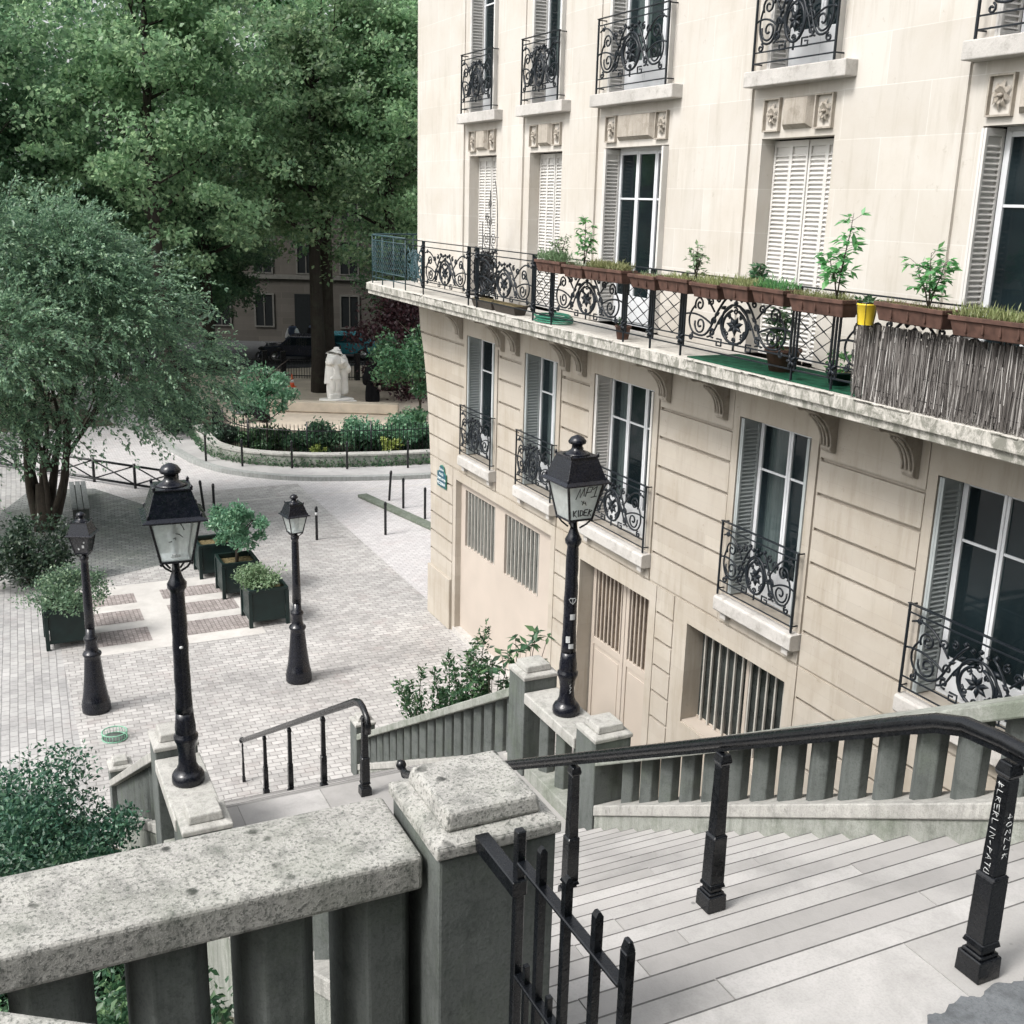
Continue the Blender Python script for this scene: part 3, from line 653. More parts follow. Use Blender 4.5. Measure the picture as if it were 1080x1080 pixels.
# marks on lantern / post
def facepts(poly): # unit square -> front (-Y) pane of the lantern
    out=[]
    for u,v in poly:
        h=.118+(.185-.118)*v; out.append(((u-.5)*2*h*.88,-(h+.004),v*.345))
    return out
g=MB()
for poly in [[(.18,.62),(.32,.92),(.33,.66),(.46,.93),(.47,.70)],[(.52,.68),(.58,.94),(.74,.93),(.70,.80),(.56,.79)],[(.76,.86),(.88,.95),(.86,.66)],[(.74,.64),(.96,.66)],
             [(.40,.56),(.50,.50),(.60,.46)],[(.50,.56),(.46,.44)],[(.56,.52),(.62,.42)]]:
    g.tube(facepts(poly),.0042,4)
for poly in [[(.10,.30),(.12,.12)],[(.24,.30),(.12,.20),(.26,.10)],[(.32,.30),(.34,.11)],[(.42,.29),(.42,.12),(.54,.15),(.54,.26),(.42,.29)],[(.74,.30),(.60,.29),(.60,.13),(.74,.12)],[(.60,.21),(.72,.21)],[(.80,.10),(.82,.29),(.94,.26),(.82,.20),(.95,.10)]]:
    g.tube(facepts(poly),.0055,4)
g.build('pane_graffiti',M['inkb'],eR)
g=MB()
for poly in [[(.36,.20),(.36,.12)],[(.42,.2),(.42,.12),(.50,.12),(.50,.2),(.42,.2)],[(.56,.12),(.56,.2),(.62,.17),(.56,.15),(.63,.12)]]: g.tube(facepts(poly),.005,4)
g.build('pane_sticker_marks',M['grit'],eL)
g=MB()
for poly in [[(.62,.97),(.68,.88),(.72,.80)],[(.50,.72),(.60,.70),(.70,.62)],[(.30,.52),(.40,.53)],[(.44,.60),(.5,.62),(.5,.56)]]: g.tube(facepts(poly),.004,4)
g.build('pane_scratches',M['inkb'],eL)
g=MB()
def poststick(z,w,h,ang,r=.070):
    a0=ang-w/2/r; n=4; vs=[]
    for zz in (z,z+h):
        for k in range(n+1):
            a=a0+(w/r)*k/n; vs.append(((r+.004)*math.cos(a),(r+.004)*math.sin(a),zz))
    g.add(vs,[(k,k+1,n+2+k,n+1+k) for k in range(n)])
poststick(1.02,.05,.06,R(-100)); poststick(.78,.04,.07,R(-130),.074); poststick(.72,.05,.05,R(-105),.076)
def heart(r=.073,z0=1.22,sc=.06):
    pts=[]
    for k in range(13):
        a=2*PI*k/12; u=16*math.sin(a)**3/16; v=(13*math.cos(a)-5*math.cos(2*a)-2*math.cos(3*a)-math.cos(4*a))/16
        an=R(-105)+u*sc*.6/r; pts.append((r*math.cos(an),r*math.sin(an),z0+v*sc*.6))
    g.tube(pts,.003,4)
heart(.074); g.tube([(.074*math.cos(R(-105)),.074*math.sin(R(-105)),1.19),(.074*math.cos(R(-105)),.074*math.sin(R(-105)),1.25)],.0025,4)
for z,a in ((.24,-100),(.28,-98),(.32,-103)): g.tube([(.078*math.cos(R(a)),.078*math.sin(R(a)),z),(.078*math.cos(R(a+12)),.078*math.sin(R(a+12)),z+.02),(.078*math.cos(R(a-2)),.078*math.sin(R(a-2)),z+.03)],.003,4)
g.build('stickers_and_tags',M['grit'],tR)
g=MB(); g.lathe([(.003,-.012),(.014,-.008),(.016,0),(.014,.008),(.003,.012)],8,(.0,-.070,1.28)); g.build('round_sticker',M['grit'],tL)
for (a,z,w,h) in ((.35,.20,.05,.05),(.62,.10,.07,.06),(.25,.07,.04,.05)):
    pass
g=MB(); e=[k for k in kids(tF) if k.name.startswith('lantern')][0]
for (u,v,w,h) in ((.72,.62,.10,.10),(.62,.34,.16,.16),(.30,.22,.12,.12)):
    p=facepts([(u,v),(u+w,v),(u+w,v+h),(u,v+h)]); g.add([(p_[0],p_[1]-.004,p_[2]) for p_ in p],[(0,1,2,3)])
g.build('glass_chips',M['grit'],e)

# ------------------------------------------------------------------ bollards
BL=[(6.65,38.05,0,.14),(7.65,36.9,0,.14),(9.15,36.1,0,.14),(10.85,35.35,0,.14),(12.85,34.85,0,.14),
    (5.5,32.2,R(-5),0),(5.7,31.7,0,0),(7.8,28.3,0,0),(9.7,28.1,0,0),(11.0,31.5,R(4),0),(11.1,30.5,0,0),(11.3,29.2,0,0)]
BLAB=['thin black bollard on the far kerb, leftmost of the row before the park fence','thin black bollard on the far kerb, second from the left','thin black bollard on the far kerb, middle of the row',
 'thin black bollard on the far kerb, second from the building','thin black bollard on the far kerb, nearest the building','thin black bollard leaning left just behind the big lamp lantern','upright thin black bollard next to the leaning one above the planter shrub',
 'lone thin black bollard with a pale collar on the open plaza','thin black bollard in front of the mossy drain edge','thin black bollard leaning slightly right behind the mossy drain edge','upright thin black bollard between the leaning one and the building','thin black bollard closest to the building corner']
b0=None
for (x,y,tl,z),lb in zip(BL,BLAB):
    if b0 is None:
        t=empty('bollard',(x,y,z)); MB().lathe([(.038,0),(.038,.80),(.036,.83)],10,cap=True).build('shaft',M['iron'],t)
        MB().lathe([(.045,.83),(.045,.86),(.04,.92),(.02,.95),(.002,.955)],10).build('head',M['iron'],t); b0=t; o=t
    else: o=copy_tree(b0)
    o.location=(x,y,z); o.rotation_euler=(0,tl,0); tag(o,lb,'bollard','thin black bollards on the plaza')
    if 'collar' in lb: MB().lathe([(.040,.70),(.041,.70),(.041,.78),(.040,.78)],10).build('pale_collar',M['grit'],o)

# ------------------------------------------------------------------ plants
def clumpcloud(n, c, rad, ncl=30, cr=.35, surf=.5):
    """leaf centres in irregular clumps spread through an ellipsoid"""
    c=np.array(c);rad=np.array(rad)
    d=rng.normal(size=(ncl,3)); d/=np.linalg.norm(d,axis=1)[:,None]
    rr=rng.uniform(0,1,ncl)**surf
    cc=c+d*rr[:,None]*rad
    w=rng.uniform(.5,1.5,ncl); idx=rng.choice(ncl,n,p=w/w.sum())
    p=rng.normal(size=(n,3)); p/=np.linalg.norm(p,axis=1)[:,None]; p*=(rng.uniform(0,1,n)**.45)[:,None]
    return cc[idx]+p*(cr*rad.mean()*rng.uniform(.7,1.3,ncl)[idx])[:,None]*np.array([1.1,1.1,.8]), cc
def shrub(name,label,cat,loc,rad,n,size,mat,ncl=30,cr=.35,stem=True,group=None,asp=.5,zc=None,sm=None,parent=None,nstem=8,up=.3):
    t=parent or empty(name,loc,0,label,cat,group)
    zc=rad[2]*1.0 if zc is None else zc
    C,cc=clumpcloud(n,(0,0,zc),rad,ncl,cr)
    C=C[C[:,2]>.02-(.0 if parent is None else .3)]
    leafmesh('foliage',C,size,mat,t,asp=asp,nrm_up=up)
    if stem:
        me=MB()
        for k in range(nstem):
            p=cc[k%len(cc)]; me.tube([(p[0]*.05,p[1]*.05,0),(p[0]*.4,p[1]*.35,p[2]*.5),(p[0],p[1],p[2])],[.02*rad[0],.015*rad[0],.006*rad[0]],5)
        me.build('stems',sm or M['bark'],t)
    return t
def vers_planter(label,loc,w=.85,h=.84,rz=0):
    t=empty('planter_box',loc,rz,label,'planter','dark green box planters on the plaza'); a=w/2
    me=MB()
    for sx in (-1,1): me.box(sx*a-.01 if sx<0 else a-.02,sx*a+.02 if sx<0 else a+.01,-a+.05,a-.05,.16,h-.06); me.box(-a+.05,a-.05,sx*a-.01 if sx<0 else a-.02,sx*a+.02 if sx<0 else a+.01,.16,h-.06)
    me.build('panels',M['green'],t)
    me=MB(); b=.03
    for z0,z1,e in ((h-.07,h,.03),(.13,.20,.015)):
        me=MB(); me.box(-a-e,a+e,-a-e,-a+.035,z0,z1); me.box(-a-e,a+e,a-.035,a+e,z0,z1); me.box(-a-e,-a+.035,-a+.036,a-.036,z0,z1); me.box(a-.035,a+e,-a+.036,a-.036,z0,z1)
        me.build('rim' if e==.03 else 'bottom_rail',M['green'],t,bevel=.006,bseg=1)
    for sx in (-1,1):
        for sy in (-1,1):
            MB().box(sx*a-.04,sx*a+.04,sy*a-.04,sy*a+.04,0,h-.075).build('corner_leg',M['green'],t,bevel=.005,bseg=1)
    MB().box(-a+.03,a-.03,-a+.03,a-.03,h-.16,h-.12).build('soil',M['soil'],t)
    return t
vers_planter('dark green square planter box with pale green bush, nearest beside the plaza lamp',(5.12,22.95,0),.80,.86)
vers_planter('dark green planter box holding the small round-headed tree, middle of the three',(4.95,24.95,0),.80,.86)
vers_planter('dark green planter box farthest back in the row of three, with no visible plant',(4.72,26.55,0),.80,.86)
vers_planter('dark green planter box with grey-green bush at the left behind the dark-lantern lamp',(1.08,23.25,0),.82,.86)
shrub('planter_bush','pale green leafy bush growing in the nearest dark green planter','bush',(5.12,22.95,.72),(.50,.50,.28),3800,.075,M['leafl'],40,.42,group='plants in the plaza planters')
shrub('planter_bush','grey-green spreading bush in the left planter behind the dark-lantern lamp','bush',(1.08,23.25,.72),(.82,.75,.40),6500,.07,M['leaft'],50,.36,group='plants in the plaza planters')
t=empty('planter_tree',(4.95,24.95,.72),0,'small round-headed tree with pale leaves in the middle planter','tree','plants in the plaza planters')
me=MB(); me.tube([(0,0,0),(.02,0,.3),(.0,.02,.6),(.05,0,.9)],[.045,.04,.035,.02],7)
for a in range(6): me.tube([(0,0,.35+.08*a),(.25*math.cos(a*2.1),.25*math.sin(a*2.1),.7+.05*a),(.42*math.cos(a*2.1),.42*math.sin(a*2.1),1.0)],[.02,.014,.006],5)
me.build('trunk',M['bark'],t); C,_=clumpcloud(5200,(0,0,.92),(.66,.66,.52),34,.30,.35); leafmesh('crown',C,.10,M['leafm'],t,asp=.45)
shrub('dark_shrub','dark leafy shrub at the foot of the big left tree, behind the dark-lantern lamp','shrub',(.55,27.2,0),(1.0,.9,.8),5200,.11,M['leafd'],40,.34,group='shrubs around the plaza')

# generic broadleaf tree
def branchy(me,p,d,L,r,depth,tips,spread=.6,up=.15,nseg=4,crook=.14):
    pts=[Vector(p)]; rs=[r]; d=Vector(d).normalized()
    for i in range(nseg):
        d=(d+Vector((random.uniform(-1,1),random.uniform(-1,1),random.uniform(-.6,1)*.8))*crook+Vector((0,0,up*.25))).normalized()
        pts.append(pts[-1]+d*L/nseg); rs.append(r*(1-.5*(i+1)/nseg))
    me.tube(pts,rs,6 if depth>1 else 4)
    if depth==0: tips.append(pts[-1]); tips.append(pts[-2]); return
    for k in range(random.choice([2,3,3])):
        q=pts[random.choice([-1,-1,-2,-2,-3])]; a=random.uniform(0,2*PI)
        nd=(d*(1-spread*.4)+Vector((math.cos(a),math.sin(a),random.uniform(-.1,.4)))*spread).normalized()
        branchy(me,q,nd,L*random.uniform(.62,.8),rs[-1]*.85,depth-1,tips,spread,up,nseg,crook)
    tips.append(pts[-1])
def plane_tree(label,loc,h=19,rad=6.2,tr=.34,nleaf=36000,mat='leafp',low=.22,group='plane trees in the park behind the plaza'):
    t=empty('plane_tree',loc,random.uniform(0,6),label,'tree',group)
    me=MB(); tips=[]
    top=h*.8; pts=[];rs=[]
    bx,by=random.uniform(-.3,.3),random.uniform(-.3,.3)
    for i in range(10):
        f=i/9; pts.append((bx*math.sin(f*3),by*math.sin(f*2.4),f*top)); rs.append(tr*(1.25 if i==0 else 1)*(1-.75*f))
    me.tube(pts,rs,10)
    nb=16
    for k in range(nb):
        f=low+.05+(.9-low)*k/nb; q=Vector((bx*math.sin(f*3),by*math.sin(f*2.4),f*top)); a=k*2.4+random.uniform(-.4,.4)
        L=rad*.62*(1-.45*abs(f-.35))
        branchy(me,q,(math.cos(a),math.sin(a),random.uniform(.15,.7)),L*.7,tr*.38*(1-.6*f),2,tips,.65,.2)
    me.build('trunk',M['barkp'],t)
    T=np.array([tuple(p) for p in tips])
    # clumps: at branch tips plus fill through the crown
    nf=int(len(T)*.9); d=rng.normal(size=(nf,3)); d/=np.linalg.norm(d,axis=1)[:,None]; fill=d*(rng.uniform(0,1,nf)**.4)[:,None]*np.array([rad,rad,h*.40])+np.array([0,0,h*.60])
    CC=np.vstack([T,fill]); CC=CC[CC[:,2]>h*low*.75]
    w=rng.uniform(.3,1.7,len(CC)); idx=rng.choice(len(CC),nleaf,p=w/w.sum())
    p=rng.normal(size=(nleaf,3)); p/=np.linalg.norm(p,axis=1)[:,None]; p*=(rng.uniform(0,1,nleaf)**.5)[:,None]
    cr=rng.uniform(.45,1.0,len(CC))[idx]
    C=CC[idx]+p*cr[:,None]*np.array([1.2,1.2,.6])
    leafmesh('crown',C,.20,M[mat],t,asp=.75,nrm_up=.45,fold=.3)
    return t
A=plane_tree('tall plane tree whose dark trunk rises directly behind the white statue',(14.25,50.5,.16),20,5.6,.36,38000,'leafp',.36)
B=plane_tree('tall plane tree behind the bushy left tree, its trunk showing above that crown',(6.9,46.5,.1),21,5.4,.34,40000,'leafp',.40)
Cc=plane_tree('broad dark plane tree at the far left of the park edge',(-.5,50,0),21,6.5,.32,36000,'leafp2',.2)
def tcopy(src,label,loc,rz,sc):
    c=copy_tree(src); c.location=loc; c.rotation_euler=(0,0,rz); c.scale=(sc,sc,sc); c['label']=label
tcopy(B,'plane tree close to the corner of the building above the balcony end',(17.5,50,.16),2.1,.98)
tcopy(Cc,'plane tree standing between the two main trunks farther back in the park',(10.5,57.0,.1),1.0,1.05)
tcopy(A,'plane tree at the far left beyond the leafy street tree',(-7,47,0),4.0,1.05)
tcopy(Cc,'far plane tree behind the big left trunk',(3.2,60,0),3.0,1.12)
tcopy(B,'plane tree farthest back at the right side of the park',(21,58,0),5.0,1.1)
Dd=plane_tree('bushy low-crowned plane tree filling the gap behind the bushy street tree',(3.2,51.5,.1),13,5.0,.20,34000,'leafp2',.10)
tcopy(Dd,'low-crowned tree veiling the far street just left of the dark doorway',(11.6,63.2,.1),4.1,.8)
tcopy(Dd,'low-crowned tree veiling the far houses right of the statue',(21.5,56.5,.1),5.1,.75)
tcopy(Dd,'low-crowned dark plane tree at the back of the park left of the doorway',(9.0,59.5,.1),1.3,.9)
tcopy(A,'far plane tree whose bare trunk rises to the right of the statue',(16.2,56.0,.16),2.0,1.15)
tcopy(B,'plane tree far behind at the top left edge of the view',(-6,61,0),.7,1.1)

# left street tree: many-stemmed, teal feathery foliage
t=empty('street_tree',(1.15,31.8,0),0,'bushy many-stemmed tree with fine blue-green leaves leaning over the left of the plaza','tree')
me=MB(); tips=[]
for k in range(7):
    a=k*2*PI/7+.3; lean=random.uniform(.12,.42)
    branchy(me,(math.cos(a)*.12,math.sin(a)*.12,0),(math.cos(a)*lean+.1,math.sin(a)*lean,1),2.6,.15 if k<4 else .09,3,tips,.55,.15,5,.14)
me.tube([(0,0,-.05),(.02,0,.5),(0,.03,1.3)],[.32,.26,.16],9); me.build('trunk',M['bark'],t)
# crown sprays: arching twigs with leaves strung along them
sp=[];dr=[]
CR=[((-1.6,-1.2,3.1),(2.1,1.5,1.0)),((0.0,0,4.9),(3.3,3.2,2.7)),((2.1,-.3,5.5),(2.3,2.4,2.1)),((-2.3,.3,5.0),(2.8,2.8,2.9)),((3.2,-.2,4.2),(2.0,1.9,1.2)),((-.1,-.5,7.2),(1.9,1.7,1.4)),((-3.2,-1.2,2.8),(2.2,2.2,1.6)),((.8,-1.2,3.0),(2.6,1.8,1.3))]
tw=MB()
CR[7]=((1.7,-1.2,3.5),(2.4,1.6,1.0))
for q_ in range(16):
    a_=random.uniform(0,2*PI); e_=random.uniform(-.1,1.3); CR.append(((3.0*math.cos(a_)*math.cos(e_)-.3,3.0*math.sin(a_)*math.cos(e_),4.7+2.9*math.sin(e_)),(random.uniform(.6,1.2),)*2+(random.uniform(.5,1.2),)))
for i in range(5200):
    c,r_=CR[random.choice([0,1,1,1,2,2,3,3,3,4,4,5,6,7]+list(range(8,24))*1)]
    a=random.uniform(0,2*PI); cz=random.uniform(-.75,1); rr=math.sqrt(max(0,1-cz*cz)); q=random.uniform(.45,1)**.6
    p=Vector((c[0]+r_[0]*rr*math.cos(a)*q,c[1]+r_[1]*rr*math.sin(a)*q,c[2]+r_[2]*cz*q))
    out=Vector((math.cos(a)*rr+.15,math.sin(a)*rr,cz*.6+.35)).normalized(); L=random.uniform(.5,1.25); d=out.copy(); pts=[p]
    for s_ in range(7):
        d=(d+Vector((random.uniform(-.2,.2),random.uniform(-.2,.2),-.16))).normalized(); p=p+d*L/7; pts.append(p)
        for _ in range(5):
            sp.append((p.x+random.uniform(-.05,.05),p.y+random.uniform(-.05,.05),p.z+random.uniform(-.04,.04))); dr.append((d.x,d.y,d.z))
    if i%5==0: tw.tube(pts,[.012,.011,.01,.009,.008,.006,.004,.003],3)
tw.build('twigs',M['bark'],t)
leafmesh('crown',sp,.10,M['leaft'],t,asp=.5,dirs=dr,nrm_up=.6)

# young tree by the fence and right park shrubs
def small_tree(label,loc,h,rad,n,ls,mat,tr=.05,cz=.66):
    t=empty('young_tree',loc,0,label,'tree','young trees at the park edge'); me=MB(); tips=[]
    me.tube([(0,0,0),(.03,0,h*.3),(0,.03,h*.6),(0,0,h*.9)],[tr,tr*.8,tr*.6,tr*.2],7)
    for k in range(9): 
        a=k*2.4; z=h*(.34+.055*k); me.tube([(0,0,z),(rad*.5*math.cos(a),rad*.5*math.sin(a),z+h*.13),(rad*.85*math.cos(a),rad*.85*math.sin(a),z+h*.2)],[tr*.4,tr*.3,tr*.12],5)
    me.build('trunk',M['bark'],t); C,_=clumpcloud(n,(0,0,h*cz),(rad,rad,h*.30),36,.30,.4); leafmesh('crown',C,ls,mat,t,asp=.5); return t
small_tree('slim young tree with flat layered crown in front of the park fence',(8.9,38.6,.1),3.4,1.25,3600,.15,M['leafm'])
small_tree('bushy young tree at the right end of the park beside the building corner',(16.2,42.5,.16),4.6,2.0,8000,.17,M['leafb'],.06,.55)
# shrub bed behind the fence
bed=[((9.0,39.2),(1.0,.8,.55),'leafb',3000),((10.6,38.2),(1.1,.8,.85),'leafm',4200),((12.2,37.8),(1.2,.9,1.05),'leafm',5000),((13.6,37.4),(1.1,.8,.95),'leafm',4200),((15.0,37.4),(1.0,.8,.65),'leafd',3200),((7.8,40.8),(.8,.8,.45),'leafd',2600),((14.6,38.6),(.6,.6,1.1),'leafb',2500)]
bed=[(a_,(b_[0],b_[1],b_[2]*.60),c_,d_) for a_,b_,c_,d_ in bed]
blb=['low green shrub at the left end of the fenced bed','green shrub behind the fence right of the young tree trunk','largest leafy green shrub in the middle of the fenced bed before the statue','green shrub in the fenced bed just right of the statue','dark shrub at the right end of the fenced bed by the building','dark shrub at the left curve of the iron fence','tall narrow green shrub rising before the right end of the cream monument wall']
for ((x,y),rd,mt,n_),lb in zip(bed,blb): shrub('park_shrub',lb,'shrub',(x,y,.16),rd,n_,.15,M[mt],26,.4,group='shrubs in the fenced park bed',asp=.5)
shrub('yellow_shrub','small yellow-green shrub low behind the fence below the statue','shrub',(12.9,36.75,.16),(.45,.25,.35),700,.11,M['leafy'],12,.4)
shrub('yellow_shrub','small patch of yellow-green leaves low in the bed right of the young tree','shrub',(10.3,37.3,.16),(.35,.25,.25),400,.10,M['leafy'],10,.4)
shrub('purple_shrub','large dark purple shrub under the trees behind the building corner','shrub',(17.5,47.5,.16),(2.3,2.0,2.4),9000,.2,M['purp'],40,.4)
shrub('hanging_shrub','dark green shrub mass at the edge of the park left of the bench','shrub',(6.3,43.5,.1),(1.4,1.5,1.0),4500,.16,M['leafd'],30,.4)
# ivy along the low wall foot
C=[]
for (x,y) in along(LW_P,.05):
    for _ in range(9): C.append((x+random.uniform(-.15,.1),y-random.uniform(.0,.12),.13+abs(random.gauss(0,.16))))
tag(leafmesh('wall_ivy',C,.09,M['leafb']),'band of small green ivy along the foot of the low curved wall','ivy',kind='stuff')

# garden bank on the left + bushes
me=MB(); xs=[-14,-9,-6,-4,-2,-.5,1.10]; ysb=[2.9,4,5,6,7,8,9,10,11,12,13,14,14.9]
def gzz(x,y): return float(np.interp(y,[2.9,5,8,10,14.9],[5.5,4.6,2.7,2.0,0.0]))*float(np.interp(x,[-14,-7,1.1],[.0,.75,1]))
me.add([(x,y,gzz(x,y)+random.uniform(-.05,.05)) for y in ysb for x in xs],[(j*7+i,j*7+i+1,(j+1)*7+i+1,(j+1)*7+i) for j in range(len(ysb)-1) for i in range(6)],True)
tag(me.build('garden_bank',M['earth']),kind='structure')
gb=[((.15,10.6),(.80,1.0,1.0),'leafb','dense green bush against the garden side of the left lamp parapet'),((-.75,11.4),(.9,1.0,1.05),'leafb','dense green bush at the left edge, farther down the garden bank'),
    ((.35,9.1),(.62,.8,.62),'leafb','lower dense green bush close behind the foreground balustrade coping'),((-.3,9.3),(.8,.8,.7),'leafb','rounded green bush between the coping and the left picture edge'),((.25,12.4),(.75,.7,.55),'leafb','small-leaved green bush with fresh tips beside the garden side stair wall')]
for (x,y),rd,mt,lb in [(g_[0],g_[1],'leafk',g_[3]) for g_ in gb]:
    shrub('garden_bush',lb,'bush',(x,y,gzz(x,y)-.05),rd,17000,.055,M[mt],60,.30,group='bushes on the garden bank',asp=.5,zc=rd[2]*.95)
shrub('garden_bush','big-leaved green plant seen through the gap in the foreground balusters','bush',(.35,4.2,gzz(.35,4.2)),(.55,.6,.35),5000,.05,M['leafb'],40,.35,group='bushes on the garden bank')
shrub('garden_bush','low green plants below the foreground balustrade at the bottom left','bush',(.0,5.3,gzz(0,5.3)),(.7,.6,.35),5000,.05,M['leafb'],40,.35,group='bushes on the garden bank')
C=[(random.uniform(-6,1.05),random.uniform(3.2,14.7)) for _ in range(16000)]; C=[(x,y,gzz(x,y)+random.uniform(0,.14)) for x,y in C]
tag(leafmesh('ground_cover',C,.07,M['leafd']),'low dark green ground cover on the garden bank','ground cover',kind='stuff')
# shrubs between lower balustrade and building
def upright(label,loc,spikes,mat,ls=.07):
    t=empty('upright_shrub',loc,0,label,'shrub'); me=MB(); P=[];D=[]
    for (x,y,h,lx) in spikes:
        pts=[(x*.3,y*.3,0),(x*.7,y*.7,h*.5),(x+lx*.5,y,h*.8),(x+lx,y,h)]; me.tube(pts,[.015,.012,.008,.003],5)
        for k in range(int(150*h)):
            f=random.uniform(.12,1)**.8; q=np.interp(f,[0,.5,.8,1],[p[0] for p in pts]),np.interp(f,[0,.5,.8,1],[p[1] for p in pts]),np.interp(f,[0,.5,.8,1],[p[2] for p in pts])
            sp_=.17*(1.15-f); P.append((q[0]+random.gauss(0,sp_),q[1]+random.gauss(0,sp_),q[2]+random.gauss(0,.04))); D.append((random.gauss(0,1),random.gauss(0,1),.8))
    me.build('stems',M['bark'],t); leafmesh('foliage',P,ls,mat,t,dirs=D,asp=.45); return t
upright('spiky upright dark green shrub behind the lower balustrade, left of the stone pillar',(6.0,14.4,0),[(random.uniform(-.62,.62),random.uniform(-.4,.4),random.uniform(1.3,2.3),random.uniform(-.2,.25)) for _ in range(26)]+[(.45,0,2.75,.12),(.35,.1,2.5,.1),(-.6,0,2.1,-.25)],M['leafb'],.085)
def bigleaf(label,loc,n,h,ls,mat,rad=.35):
    t=empty('broadleaf_plant',loc,0,label,'plant'); me=MB();P=[];D=[];
    for k in range(n):
        a=random.uniform(0,2*PI); r_=rad*random.uniform(.3,1); z=h*random.uniform(.55,1); q=(r_*math.cos(a),r_*math.sin(a),z)
        me.tube([(0,0,0),(q[0]*.4,q[1]*.4,z*.6),q],[.012,.008,.004],4)
        for j in range(6):
            b_=a+j*PI/3; P.append(q); D.append((math.cos(b_),math.sin(b_),-.15))
    me.build('stems',M['bark'],t); leafmesh('foliage',P,ls,mat,t,dirs=D,asp=.42,nrm_up=1.5); return t
bigleaf('broad-leaved green plant in front of the garage wall beside the stone pillar',(7.25,14.5,0),26,2.6,.19,M['leafb'],.48)
bigleaf('broad-leaved green plant hanging just behind the far stone pillar',(6.6,14.2,0),20,2.35,.17,M['leafb'],.45)
# ------------------------------------------------------------------ the apartment building
BLD=empty('apartment_building',(FX,12.5,0),0,'cream stone apartment building with rusticated lower storeys and a long iron balcony','building')
BO=(-FX,-12.5,0)
def bb(mb,name,mat,parent=None,bevel=0,bseg=2):
    o=mb.build(name,mat,parent or BLD,bevel=bevel,bseg=bseg)
    if parent is None: o.location=BO
    return o
LW=[(18.87,20.21),(16.35,17.60),(13.35,15.10),(9.95,11.33),(6.20,8.01)]
UW=[(19.08,20.31),(16.55,17.72),(13.44,15.17),(10.13,11.41),(6.30,8.07)]
GO=[(16.40,20.70,.12,3.42,.13),(13.17,15.32,.0,3.33,.30),(10.01,12.17,1.80,3.33,.30)]
GR=[6.25,5.83,5.40,4.98,4.54,4.10,3.22,2.80,2.38,1.96,1.54]
YB,YE=2.5,22.1
def hf_wall(name,ys,zs,off,mat,yend=None):
    ys=sorted(set(round(y,4) for y in ys)); zs=sorted(set(round(z,4) for z in zs))
    me=MB(); C={}
    for i in range(len(ys)-1):
        for j in range(len(zs)-1): C[i,j]=off((ys[i]+ys[i+1])/2,(zs[j]+zs[j+1])/2)
    def P(o,y,z):
        if yend and abs(y-ys[-1])<1e-6: y=yend(z)
        return (FX+o,y,z)
    for (i,j),(o,h) in C.items():
        y0,y1,z0,z1=ys[i],ys[i+1],zs[j],zs[j+1]
        if not h: me.add([P(o,y0,z0),P(o,y0,z1),P(o,y1,z1),P(o,y1,z0)],[(0,1,2,3)])
        if (i+1,j) in C and abs(C[i+1,j][0]-o)>1e-5: o2=C[i+1,j][0]; me.add([P(o,y1,z0),P(o2,y1,z0),P(o2,y1,z1),P(o,y1,z1)],[(0,1,2,3)])
        if (i,j+1) in C and abs(C[i,j+1][0]-o)>1e-5: o2=C[i,j+1][0]; me.add([P(o,y0,z1),P(o2,y0,z1),P(o2,y1,z1),P(o,y1,z1)],[(0,1,2,3)])
    return bb(me,name,mat)
gw=.024
ys=[YB,YE-.001+.001]; zs=[0,7.07]
for a,b_ in LW: ys+=[a,b_,a-.13,b_+.13,a-.155,b_+.155]
for a,b_,c,d,e in GO: ys+=[a,b_]
ys+=[20.86,20.885, 16.22,16.24,15.50,15.525, 12.98,13.0,12.53,12.505,9.82,9.80]
for g in GR: zs+=[g-gw,g+gw]
zs+=[3.64-.02,3.64+.02,4.065,6.47,3.42,3.33,1.80,.12,6.6]
def off_lo(y,z):
    for a,b_ in LW:
        if a<y<b_ and 4.065<z<6.47: return (.32,True)
    for a,b_,c,d,e in GO:
        if a<y<b_ and c<z<d: return (e,True)
    if abs(z-3.64)<.02: return (.03,False)
    if z>3.64:
        for a,b_ in LW:
            if a-.13<y<b_+.13: return (-.012,False)
            if a-.155<y<b_+.155: return (.02,False)
    else:
        if 16.24<y<20.86 or 13.0<y<15.50 or 9.82<y<12.505: return (-.0,False)
        if 16.22<y<16.24 or 20.86<y<20.885 or 15.5<y<15.525 or 12.98<y<13.0 or 12.505<y<12.53 or 9.8<y<9.82: return (.02,False)
    if any(abs(z-g)<gw for g in GR): return (.06,False)
    return (0,False)
def yend_lo(z): return float(np.interp(z,[0,3.2,4.2,5.2,5.9,6.3,7.07],[22.1,22.14,22.25,22.42,22.62,22.8,22.98]))
hf_wall('rusticated_wall',ys,zs,off_lo,M['fac_lo'],yend_lo)
ys=[YB,23.0]; zs=[7.27,14.8,10.42,9.84,13.2,10.59]
for a,b_ in UW: ys+=[a,b_,a-.10,b_+.22]
def off_up(y,z):
    for a,b_ in UW:
        if a<y<b_ and (z<9.84 or 10.59<z<13.2): return (.30,True)
        if a-.10<y<b_+.22 and z<10.42: return (.035,False)
        if a-.10<y<b_+.22 and 10.42<z<13.2: return (.02,False)
    return (0,False)
hf_wall('upper_wall',ys,zs,off_up,M['fac_up'])
